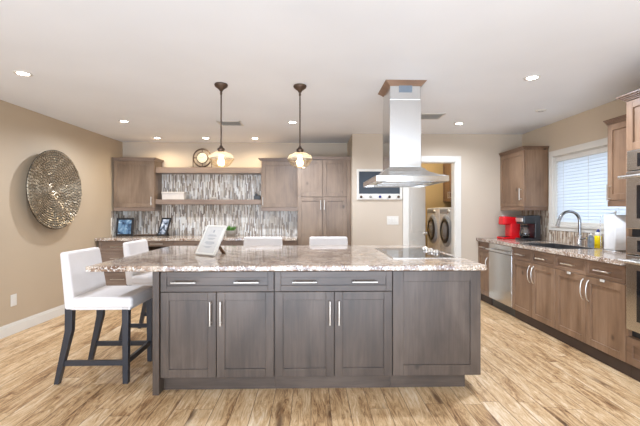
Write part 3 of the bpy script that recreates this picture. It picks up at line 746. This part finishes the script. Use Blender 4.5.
o = m.build('loose_sheet', M['paper'], t); sm = o.modifiers.new('thick', 'SOLIDIFY'); sm.thickness = 0.002
MB().tube([(px - 0.075, py + 0.085, 0.925), (px - 0.08, py + 0.09, 1.18), (px - 0.075, py + 0.085, 1.255), (px - 0.03, py + 0.045, 1.275), (px, py, 1.285)], 0.003, 8).build('tension_arm', M['chrome'], t)

# coffee makers
t = thing('pod_coffee_maker', 'red single-cup coffee maker at the far end of the right counter', 'coffee maker', (2.74, 5.36, 0.915))
rx, ry = 2.80, 5.38
MB().box((rx - 0.135, ry - 0.09, 0.915), (rx + 0.12, ry + 0.09, 0.945)).build('base', M['red'], t, bevel=0.01)
MB().box((rx - 0.02, ry - 0.085, 0.94), (rx + 0.12, ry + 0.085, 1.15)).build('column', M['red'], t, bevel=0.02, seg=4)
MB().hexa([(rx - 0.12, ry - 0.085, 1.11), (rx + 0.12, ry - 0.085, 1.13), (rx + 0.12, ry + 0.085, 1.13), (rx - 0.12, ry + 0.085, 1.11)],
          [(rx - 0.115, ry - 0.08, 1.235), (rx + 0.12, ry - 0.08, 1.215), (rx + 0.12, ry + 0.08, 1.215), (rx - 0.115, ry + 0.08, 1.235)]).build('brew_head', M['red'], t, bevel=0.025, seg=4)
MB().box((rx - 0.115, ry - 0.045, 1.232), (rx - 0.02, ry + 0.045, 1.25)).build('top_handle', M['steel'], t, bevel=0.006)
MB().box((rx - 0.12, ry - 0.07, 0.945), (rx - 0.03, ry + 0.07, 0.952)).build('drip_tray', M['black'], t, bevel=0.002)
t = thing('drip_coffee_maker', 'black drip coffee maker with a glass jug beside the red coffee maker', 'coffee maker', (2.88, 5.08, 0.915))
kx, ky = 2.915, 5.09
MB().box((kx - 0.13, ky - 0.10, 0.915), (kx + 0.11, ky + 0.10, 0.945)).build('base', M['black'], t, bevel=0.008)
MB().box((kx + 0.03, ky - 0.095, 0.94), (kx + 0.11, ky + 0.095, 1.25)).build('water_tank', M['black'], t, bevel=0.012)
MB().box((kx - 0.12, ky - 0.095, 1.135), (kx + 0.05, ky + 0.095, 1.245)).build('filter_basket', M['black'], t, bevel=0.012)
MB().box((kx - 0.124, ky - 0.085, 1.165), (kx - 0.13, ky + 0.085, 1.215)).build('front_band', M['steel'], t, bevel=0.003)
j = MB().lathe((kx - 0.055, ky, 0.946), [(0, 0), (0.055, 0), (0.07, 0.03), (0.072, 0.07), (0.05, 0.13), (0.048, 0.15), (0.045, 0.15), (0.047, 0.13), (0.068, 0.07), (0.066, 0.032), (0.05, 0.004), (0, 0.004)], 24).build('jug', M['glass'], t)
MB().lathe((kx - 0.055, ky, 0.951), [(0, 0), (0.05, 0.001), (0.064, 0.03), (0.065, 0.055), (0, 0.055)], 24).build('coffee', M['blackglass'], j)
MB().tube([(kx - 0.10, ky - 0.03, 1.08), (kx - 0.13, ky - 0.06, 1.075), (kx - 0.155, ky - 0.065, 1.0), (kx - 0.115, ky - 0.04, 0.985)], 0.008, 8).build('jug_handle', M['black'], j)
MB().lathe((kx - 0.055, ky, 1.094), [(0, 0), (0.052, 0), (0.052, 0.014), (0.03, 0.022), (0, 0.024)], 20).build('jug_lid', M['black'], j)

# uppers on the right wall
F = Face('X', 2.79); RB2 = XR - 0.0105 - F.p
def rupper(label, y0, y1, z0, z1, ends, handle):
    t = thing('wall_cabinet', label, 'cabinet', (2.95, (y0 + y1) / 2, z0))
    F.box(MB(), y0, y1, 0.021, RB2, z0 + 0.055, z1 - 0.03).build('body', M['rz'], t)
    F.box(MB(), y0, y1, 0.004, RB2, z0, z0 + 0.054).build('light_rail', M['ry'], t, bevel=0.002)
    F.crown(MB(), y0, y1, RB2, z1 - 0.045, z1, 0.022, ends).build('crown', M['ry'], t)
    add_door(F, t, y0 + 0.004, y1 - 0.004, z0 + 0.057, z1 - 0.047, 'rz', handle)
rupper('brown wall cabinet in the far right corner above the coffee makers', 4.98, YR - 0.002, 1.315, 2.155, (True, False), [(5.04, 1.45, 5.04, 1.61)])
rupper('brown wall cabinet between the window and the oven tower', 2.958, 3.565, 1.345, 2.155, (False, True), [(3.525, 1.40, 3.525, 1.55)])

# oven tower
RB = XR - 0.012 - 2.46; F = Face('X', 2.46); TY0, TY1 = 2.2, 2.952
t = thing('oven_tower', 'tall brown cabinet holding the stainless ovens at the right edge', 'cabinet', (2.8, 2.58, 0))
F.box(MB(), TY0, TY1, 0.02, RB, 0.113, 0.33).box(F.P(TY0, 0.02, 1.765), F.P(TY1, RB, 2.156)).box(F.P(TY0, 0.0, 0.33), F.P(TY0 + 0.022, RB, 1.765)).box(F.P(TY1 - 0.022, 0.0, 0.33), F.P(TY1, RB, 1.765)).box(F.P(TY0, RB - 0.02, 0.33), F.P(TY1, RB, 1.765)).build('body', M['rz'], t)
F.box(MB(), TY0, TY1, 0.043, RB, 0, 0.113).build('toe_kick', M['toe'], t)
F.crown(MB(), TY0, TY1, RB, 2.157, 2.20, 0.045, (True, True)).build('crown', M['ry'], t)
add_door(F, t, TY0 + 0.004, TY1 - 0.004, 0.117, 0.327, 'ry', [(2.49, 0.23, 2.68, 0.23)], 'drawer')
add_door(F, t, TY0 + 0.004, 2.579, 1.768, 2.152, 'rz', [(2.545, 1.80, 2.545, 1.93)], arc=True)
add_door(F, t, 2.584, TY1 - 0.004, 1.768, 2.152, 'rz', [(2.62, 1.80, 2.62, 1.93)], arc=True)
OY0, OY1 = TY0 + 0.024, TY1 - 0.024
def oven(label, z0, zc, z1, z_gap):
    t = thing('wall_oven', label, 'oven', (2.75, 2.58, z0))
    F.box(MB(), OY0, OY1, 0.03, 0.55, z0, z1).build('body', M['black'], t)
    d = MB(); F.box(d, OY0, OY1, -0.02, 0.03, z0 + z_gap, zc); d = d.build('door', M['steelx'], t, bevel=0.005)
    F.box(MB(), OY0 + 0.10, OY1 - 0.10, -0.023, -0.018, z0 + z_gap + 0.08, zc - 0.11).build('window', M['blackglass'], d, bevel=0.002)
    F.bar(MB(), OY0 + 0.0, zc - 0.045, OY1 - 0.0, zc - 0.045, 0.013, 0.075).build('handle', M['steel'], d)
    p = MB(); F.box(p, OY0, OY1, -0.015, 0.03, zc + 0.006, z1); p = p.build('control_panel', M['steelx'], t, bevel=0.004)
    F.box(MB(), OY0 + 0.10, OY1 - 0.10, -0.018, -0.014, zc + 0.03, z1 - 0.025).build('display', M['blackglass'], p)
    return t
oven('upper stainless oven in the tall tower at the right edge', 1.11, 1.605, 1.762, 0.055)
oven('lower stainless oven in the tall tower at the right edge', 0.335, 0.965, 1.105, 0.055)

# window blind
t = thing('window_blind', 'white slatted blind closed over the sink window', 'blind', (XR + 0.03, 4.275, WZ0 + 0.015))
by0, by1 = WY0 + 0.018, WY1 - 0.018
MB().box((XR + 0.012, by0, WZ1 - 0.065), (XR + 0.062, by1, WZ1 - 0.012)).build('head_rail', M['white'], t, bevel=0.003)
m = MB(); zz = WZ1 - 0.085
while zz > WZ0 + 0.05:
    a = 1.12; hw = 0.0255; dx, dz = hw * math.cos(a), hw * math.sin(a); c = (XR + 0.037, zz)
    m.hexa([(c[0] - dx, by0, c[1] - dz), (c[0] + dx, by0, c[1] + dz), (c[0] + dx, by1, c[1] + dz), (c[0] - dx, by1, c[1] - dz)],
           [(c[0] - dx - 0.0015, by0, c[1] - dz + 0.002), (c[0] + dx - 0.0015, by0, c[1] + dz + 0.002), (c[0] + dx - 0.0015, by1, c[1] + dz + 0.002), (c[0] - dx - 0.0015, by1, c[1] - dz + 0.002)])
    zz -= 0.038
m.build('slats', M['slat'], t)
MB().box((XR + 0.02, by0, WZ0 + 0.014), (XR + 0.058, by1, WZ0 + 0.036)).build('bottom_rail', M['white'], t, bevel=0.003)
m = MB()
for y in (by0 + 0.15, (by0 + by1) / 2, by1 - 0.15): m.tube([(XR + 0.010, y, WZ1 - 0.06), (XR + 0.010, y, WZ0 + 0.03)], 0.0015, 6)
m.build('ladder_cord', M['white'], t)

# ------------------------------------------------------------------ hood, cooktop, things on the island
t = thing('range_hood', 'stainless steel island hood with a tall chimney hanging over the cooktop', 'range hood', (0.83, 3.51, 1.545))
hx0, hx1, hy0, hy1 = 0.53, 1.13, 3.12, 3.90; qx0, qx1, qy0, qy1 = 0.69, 0.968, 3.36, 3.69
m = MB()
m.box((hx0, hy0, 1.545), (hx1, hy0 + 0.012, 1.592)).box((hx0, hy1 - 0.012, 1.545), (hx1, hy1, 1.592)).box((hx0, hy0 + 0.012, 1.545), (hx0 + 0.012, hy1 - 0.012, 1.592)).box((hx1 - 0.012, hy0 + 0.012, 1.545), (hx1, hy1 - 0.012, 1.592))
m.build('rim', M['hood'], t, bevel=0.002)
def rect(x0, y0, x1, y1, z): return [(x0, y0, z), (x1, y0, z), (x1, y1, z), (x0, y1, z)]
m = MB(); prev = None
for q, z in ((0.0, 1.592), (0.35, 1.612), (0.7, 1.642), (1.0, 1.690)):
    r = rect(hx0 + (qx0 - hx0) * q, hy0 + (qy0 - hy0) * q, hx1 + (qx1 - hx1) * q, hy1 + (qy1 - hy1) * q, z)
    if prev: m.add(prev + r, [(i, (i + 1) % 4, 4 + (i + 1) % 4, 4 + i) for i in range(4)])
    prev = r
m.add(rect(hx0, hy0, hx1, hy1, 1.592), [(3, 2, 1, 0)]); m.add(prev, [(0, 1, 2, 3)])
m.build('canopy', M['steel'], t, weld=True)
MB().box((hx0 + 0.012, hy0 + 0.012, 1.556), (hx1 - 0.012, hy1 - 0.012, 1.57)).build('underside', M['steel'], t)
for k in range(3):
    y = hy0 + 0.07 + k * 0.22
    m = MB().box((hx0 + 0.09, y, 1.550), (hx1 - 0.09, y + 0.2, 1.557))
    for i in range(9): m.box((hx0 + 0.10, y + 0.012 + i * 0.02, 1.547), (hx1 - 0.10, y + 0.022 + i * 0.02, 1.551))
    m.build('grease_filter', M['steelx'], t)
for x in (hx0 + 0.05, hx1 - 0.05):
    MB().lathe((x, 3.51, 1.549), [(0, 0), (0.03, 0), (0.032, 0.008), (0, 0.008)], 18).build('lamp_lens', M['dial'], t)
MB().box((qx0, qy0, 1.690), (qx1, qy1, 2.28)).build('chimney', M['hood'], t, bevel=0.003)
u = MB().box((qx0 + 0.004, qy0 + 0.004, 2.28), (qx1 - 0.004, qy1 - 0.004, ZC)).build('upper_chimney', M['hood'], t, bevel=0.003)
m = MB().box((0.772, qy0 - 0.001, 2.345), (0.888, qy0 + 0.005, 2.405))
for i in range(7): m.box((0.778, qy0 - 0.003, 2.35 + i * 0.008), (0.882, qy0, 2.353 + i * 0.008))
m.build('air_grille', M['ventgrey'], u)
m = MB(); n = 5; o_ = 0.006
lv = []
for i in range(n + 1):
    q = i / n; e = -0.002 + 0.044 * (q ** 1.2)
    lv.append(rect(qx0 - e, qy0 - e, qx1 + e, qy1 + e, 2.40 + 0.0395 * q))
vs = [p for r in lv for p in r]
m.add(vs, [(4 * i + k, 4 * i + (k + 1) % 4, 4 * i + 4 + (k + 1) % 4, 4 * i + 4 + k) for i in range(n) for k in range(4)])
m.add(lv[-1], [(0, 1, 2, 3)]); m.add(lv[0], [(3, 2, 1, 0)])
m.build('crown', M['crown'], t, weld=True)

t = thing('cooktop', 'black glass cooktop set in the island under the hood', 'cooktop', (0.93, 3.55, 0.915))
MB().box((0.675, 3.12, 0.915), (1.195, 3.97, 0.921)).build('glass_plate', M['blackglass'], t, bevel=0.002)
m = MB().box((0.669, 3.114, 0.9152), (1.201, 3.12, 0.9205)).box((0.669, 3.97, 0.9152), (1.201, 3.976, 0.9205)).box((0.669, 3.12, 0.9152), (0.675, 3.97, 0.9205)).box((1.195, 3.12, 0.9152), (1.201, 3.97, 0.9205))
m.build('edge_trim', M['steel'], t)
for x, y, r in ((0.80, 3.30, 0.085), (1.03, 3.28, 0.10), (0.80, 3.75, 0.10), (1.0, 3.55, 0.075)):
    MB().lathe((x, y, 0.921), [(r - 0.004, 0), (r - 0.004, 0.0005), (r, 0.0005), (r, 0)], 32, 'Z', False).build('burner_ring', M['greyplastic'], t)
for k in range(5):
    MB().lathe((1.145 - 0.02 * (k % 2), 3.50 + k * 0.085, 0.921), [(0, 0), (0.026, 0), (0.026, 0.005), (0.022, 0.008), (0.020, 0.022), (0.017, 0.025), (0, 0.025)], 16).build('control_knob', M['nickel'], t)

easel_frame('framed_sign', 'white framed sign leaning on a wooden strut on the island slab', 'sign', 0.245, 0.285, 0.022, (-0.925, 3.35, 0.916), -0.62, 0.50, 0.016, ('white', 'page', 'easel'), 0.12)

sg = bpy.data.objects['framed_sign']
lean = 0.50; RM = Matrix.Rotation(-lean, 4, 'X')
m = MB(); rows = [(0.226, 0.010), (0.190, 0.045), (0.180, 0.06), (0.158, 0.05), (0.148, 0.035), (0.122, 0.055), (0.112, 0.062), (0.102, 0.04), (0.078, 0.05), (0.068, 0.03)]
for i, (z, hw) in enumerate(rows):
    hh = 0.012 if i == 0 else 0.0022
    m.box((-hw, 0.0045, z - hh), (hw, 0.0058, z + hh))
m.v = [tuple(RM @ Vector(v) + Vector((0, 0, 0.022 * math.sin(lean)))) for v in m.v]
pr_ = m.build('printed_lines', M['ink'], None); pr_.parent = [c for c in sg.children if c.name.startswith('picture')][0]

# ------------------------------------------------------------------ wall medallion
t = thing('wall_medallion', 'large round hammered bronze disc hanging on the tan left wall', 'wall art', (XW(4.69), 4.69, 1.56))
mx, my, mz = XW(4.69), 4.69, 1.56; RR = 0.468
vs = []; fs = []
def dome(r): return 0.045 + 0.055 * (r / RR) ** 2
rings = 14; ra = 0.075
cell = 0
m = MB()
for i in range(rings):
    r0 = ra + (RR - ra) * i / rings; r1 = ra + (RR - ra) * (i + 1) / rings
    nseg = max(14, int(2 * PI * (r0 + r1) / 2 / 0.037)); ph = random.random()
    for k in range(nseg):
        a0 = 2 * PI * (k + ph) / nseg; a1 = 2 * PI * (k + 1 + ph) / nseg; g = 0.07
        def P(a, r, h): return (mx + h, my + r * math.cos(a), mz + r * math.sin(a))
        da = (a1 - a0) * g; drr = (r1 - r0) * g; lift = 0.010 + random.uniform(-0.002, 0.003); tl = random.uniform(-0.004, 0.004); tr = random.uniform(-0.004, 0.004)
        base = [P(a0, r0, dome(r0)), P(a1, r0, dome(r0)), P(a1, r1, dome(r1)), P(a0, r1, dome(r1))]
        da2 = da * 2.2; dr2 = drr * 3.0
        base = [P(a0 + da, r0 + drr, dome(r0)), P(a1 - da, r0 + drr, dome(r0)), P(a1 - da, r1 - drr, dome(r1)), P(a0 + da, r1 - drr, dome(r1))]
        top = [P(a0 + da2, r0 + dr2, dome(r0) + lift + tl), P(a1 - da2, r0 + dr2, dome(r0) + lift + tr), P(a1 - da2, r1 - dr2, dome(r1) + lift - tl), P(a0 + da2, r1 - dr2, dome(r1) + lift - tr)]
        m.add(base + top, [(4, 5, 6, 7)] + [(q, (q + 1) % 4, 4 + (q + 1) % 4, 4 + q) for q in range(4)])
m.build('hammered_bowl', M['copper'], t)
MB().lathe((mx, my, mz), [(0, 0.047), (0.03, 0.046), (0.032, 0.053), (0.04, 0.054), (0.045, 0.047), (0.062, 0.049), (0.066, 0.057), (0.074, 0.057), (0.078, 0.047)], 40, 'X').build('centre_boss', M['copper'], t)
MB().lathe((mx, my, mz), [(0.0, 0.044)] + [(RR * k / 12, dome(RR * k / 12) - 0.002) for k in range(1, 13)] + [(RR + 0.006, 0.100), (RR + 0.006, 0.094), (RR * 0.5, 0.048), (0.0, 0.034)], 64, 'X').build('dish', M['patina'], t)
MB().box((mx, 4.66, 1.54), (mx + 0.045, 4.72, 1.58)).build('wall_bracket', M['bronze'], t)
t.rotation_euler = (0, 0, -LA)

# ------------------------------------------------------------------ pendants and ceiling fittings
def point(name, loc, power, color, radius, parent):
    l = bpy.data.lights.new(name, 'POINT'); l.energy = power; l.color = color; l.shadow_soft_size = radius
    o = bpy.data.objects.new(name, l); COL.objects.link(o)
    off = Vector((0, 0, 0)); p = parent
    while p is not None: off += p.location; p = p.parent
    o.parent = parent; o.location = Vector(loc) - off
    return o
def pendant(label, x, y):
    t = thing('pendant_light', label, 'pendant light', (x, y, 1.69), 'schoolhouse pendants over the island')
    MB().lathe((x, y, 0), [(0, 2.44), (0.057, 2.44), (0.06, 2.432), (0.056, 2.418), (0.02, 2.39), (0.012, 2.375), (0, 2.375)], 28).build('canopy', M['bronze'], t)
    MB().tube([(x, y, 2.38), (x, y, 1.87)], 0.0065, 10).lathe((x, y, 2.345), [(0.0065, 0), (0.010, 0.004), (0.010, 0.022), (0.0065, 0.026)], 12).build('rod', M['bronze'], t)
    MB().lathe((x, y, 0), [(0, 1.89), (0.012, 1.888), (0.018, 1.872), (0.032, 1.862), (0.034, 1.85), (0.028, 1.842), (0.034, 1.835), (0.034, 1.822), (0, 1.822)], 24).build('socket', M['bronze'], t)
    MB().lathe((x, y, 0), [(0.033, 1.832), (0.046, 1.830), (0.062, 1.822), (0.092, 1.810), (0.107, 1.797), (0.108, 1.785), (0.104, 1.776)], 36).build('upper_shade', M['shade'], t)
    MB().lathe((x, y, 0), [(0.104, 1.776), (0.116, 1.770), (0.112, 1.764), (0.102, 1.748), (0.084, 1.722), (0.06, 1.704), (0.048, 1.697), (0.046, 1.699)], 36).build('lower_shade', M['amber'], t)
    MB().lathe((x, y, 0), [(0, 1.706), (0.02, 1.71), (0.030, 1.728), (0.030, 1.748), (0.018, 1.78), (0.014, 1.81), (0, 1.81)], 20).build('bulb', M['bulb'], t)
    point('pendant_lamp', (x, y, 1.745), 2.5, (1.0, 0.80, 0.55), 0.035, t)
    return t
pendant('dark bronze pendant with a glass shade hanging in front of the round clock', -0.805, 3.47)
pendant('dark bronze pendant with a glass shade hanging in front of the cabinet by the pantry', -0.10, 3.49)

def can(label, x, y, power=80, color=(0.87, 0.97, 1.14)):
    t = thing('recessed_light', label, 'ceiling light', (x, y, ZC - 0.006), 'recessed ceiling lights')
    MB().lathe((x, y, ZC), [(0.044, -0.003), (0.048, -0.006), (0.064, -0.005), (0.067, 0.0), (0.044, 0.0)], 32).build('trim_ring', M['white'], t)
    MB().lathe((x, y, ZC), [(0, -0.0035), (0.045, -0.003), (0.045, 0.0), (0, 0.0)], 28).build('lens', M['lens'], t)
    l = bpy.data.lights.new('can_lamp', 'SPOT'); l.energy = power; l.color = color; l.spot_size = 2.9; l.spot_blend = 0.7; l.shadow_soft_size = 0.06
    o = bpy.data.objects.new('can_lamp', l); COL.objects.link(o); o.parent = t; o.location = (0, 0, -0.02)
    return t
can('lit recessed light nearest the camera on the left of the ceiling', -2.38, 3.24, 40)
can('lit recessed light in front of the far left wall cabinet, second of the left row', -2.36, 4.92, 58)
can('lit recessed light close to the back wall above the far left wall cabinet', -2.38, 6.01, 17, (1.0, 0.86, 0.62))
can('lit recessed light close to the back wall just left of the clock pendant rod', -1.63, 6.01, 17, (1.0, 0.86, 0.62))
can('lit recessed light close to the back wall between the two pendant rods', -0.87, 6.0, 17, (1.0, 0.86, 0.62))
can('lit recessed light in the ceiling beside the right pendant rod', -0.235, 4.92, 100)
can('lit recessed light nearest the camera on the right of the ceiling', 1.885, 3.24, 105)
can('lit recessed light over the aisle just right of the hood chimney', 1.915, 4.94, 42)

def vent(label, x, y, w=0.30, d=0.27):
    t = thing('ceiling_vent', label, 'vent', (x, y, ZC - 0.01), 'ceiling air vents')
    MB().box((x - w / 2, y - d / 2, ZC - 0.006), (x + w / 2, y - d / 2 + 0.02, ZC)).box((x - w / 2, y + d / 2 - 0.02, ZC - 0.006), (x + w / 2, y + d / 2, ZC)).box((x - w / 2, y - d / 2, ZC - 0.006), (x - w / 2 + 0.02, y + d / 2, ZC)).box((x + w / 2 - 0.02, y - d / 2, ZC - 0.006), (x + w / 2, y + d / 2, ZC)).build('frame', M['white'], t)
    m = MB(); n = 10
    for i in range(n):
        xx = x - w / 2 + 0.03 + (w - 0.06) * i / (n - 1)
        m.hexa([(xx - 0.002, y - d / 2 + 0.02, ZC - 0.010), (xx + 0.001, y - d / 2 + 0.02, ZC - 0.010), (xx + 0.001, y + d / 2 - 0.02, ZC - 0.010), (xx - 0.002, y + d / 2 - 0.02, ZC - 0.010)],
               [(xx - 0.002, y - d / 2 + 0.02, ZC - 0.002), (xx + 0.001, y - d / 2 + 0.02, ZC - 0.002), (xx + 0.001, y + d / 2 - 0.02, ZC - 0.002), (xx - 0.002, y + d / 2 - 0.02, ZC - 0.002)])
    m.build('louvre', M['white'], t)
    MB().box((x - w / 2 + 0.015, y - d / 2 + 0.015, ZC - 0.0015), (x + w / 2 - 0.015, y + d / 2 - 0.015, ZC)).build('duct_opening', M['ventgrey'], t)
vent('white ceiling vent behind the left pendant rod', -1.04, 5.0)
vent('white ceiling vent just right of the hood chimney', 1.42, 4.58)
t = thing('smoke_detector', 'small white round fitting on the ceiling in front of the window', 'smoke detector', (2.59, 4.28, ZC - 0.012))
MB().lathe((2.59, 4.28, ZC), [(0, -0.012), (0.04, -0.012), (0.055, -0.006), (0.058, 0), (0, 0)], 28).build('cover', M['white'], t)
MB().lathe((2.59, 4.28, ZC), [(0.018, -0.0125), (0.022, -0.0145), (0.028, -0.0125)], 20).build('sensor_ring', M['greyplastic'], t)

# ------------------------------------------------------------------ laundry room beyond the doorway
def machine(label, y0, y1, name, cat):
    t = thing(name, label, cat, (2.6, (y0 + y1) / 2, 0))
    x0, x1 = 2.22, 2.96; yc = (y0 + y1) / 2
    p = MB().box((x0 + 0.02, y0 + 0.005, 0), (x1, y1 - 0.005, 0.37)).build('pedestal', M['appliance'], t, bevel=0.008)
    MB().box((x0 + 0.004, y0 + 0.02, 0.05), (x0 + 0.022, y1 - 0.02, 0.34)).build('pedestal_drawer', M['appliance'], p, bevel=0.006)
    MB().box((x0, y0, 0.372), (x1, y1, 1.37)).build('cabinet', M['appliance'], t, bevel=0.015, seg=3)
    MB().lathe((x0, yc, 0.985), [(0.262, 0.001), (0.262, -0.012), (0.215, -0.03), (0.205, -0.028)], 40, 'X').build('door_surround', M['greyplastic'], t)
    d = MB().lathe((x0, yc, 0.985), [(0.208, -0.02), (0.205, -0.038), (0.150, -0.045), (0.145, -0.036)], 40, 'X').build('door_ring', M['black'], t)
    MB().lathe((x0, yc, 0.985), [(0.15, -0.034), (0.10, -0.048), (0.0, -0.054)], 32, 'X').build('door_glass', M['lensglass'], d)
    MB().box((x0 - 0.004, y0 + 0.28, 1.27), (x0 + 0.002, y1 - 0.05, 1.34)).build('control_panel', M['greyplastic'], t, bevel=0.002)
    MB().lathe((x0, yc - 0.12, 1.305), [(0, -0.028), (0.026, -0.026), (0.03, 0.0)], 20, 'X').build('dial', M['nickel'], t)
    MB().box((x0 - 0.003, y1 - 0.20, 1.285), (x0 + 0.002, y1 - 0.05, 1.335)).build('detergent_drawer', M['appliance'], t, bevel=0.002)
machine('white front-loading machine in the laundry room, farther one, left through the doorway', 6.625, 7.325, 'washing_machine', 'washing machine')
machine('white front-loading machine in the laundry room, nearer one, beside the right doorway jamb', 5.915, 6.615, 'clothes_dryer', 'clothes dryer')
F = Face('X', 2.62)
t = thing('laundry_cabinet', 'brown wall cabinet above the machines in the laundry room', 'cabinet', (2.8, 6.75, 1.5))
F.box(MB(), 5.95, 7.595, 0.021, 0.399, 1.49, 2.25).build('body', M['rz'], t)
for k in range(4):
    y0 = 5.955 + k * 0.41
    add_door(F, t, y0, y0 + 0.405, 1.495, 2.245, 'rz', [(y0 + (0.37 if k % 2 == 0 else 0.035), 1.55, y0 + (0.37 if k % 2 == 0 else 0.035), 1.68)])
t = thing('laundry_ceiling_light', 'round warm ceiling light of the laundry room, hidden above the doorway', 'ceiling light', (1.9, 6.7, ZC - 0.07))
MB().lathe((1.9, 6.7, ZC), [(0, -0.07), (0.08, -0.062), (0.13, -0.03), (0.14, 0), (0, 0)], 32).build('shade', M['opal'], t)
point('laundry_lamp', (1.9, 6.7, ZC - 0.14), 17, (1.0, 0.90, 0.72), 0.08, t)
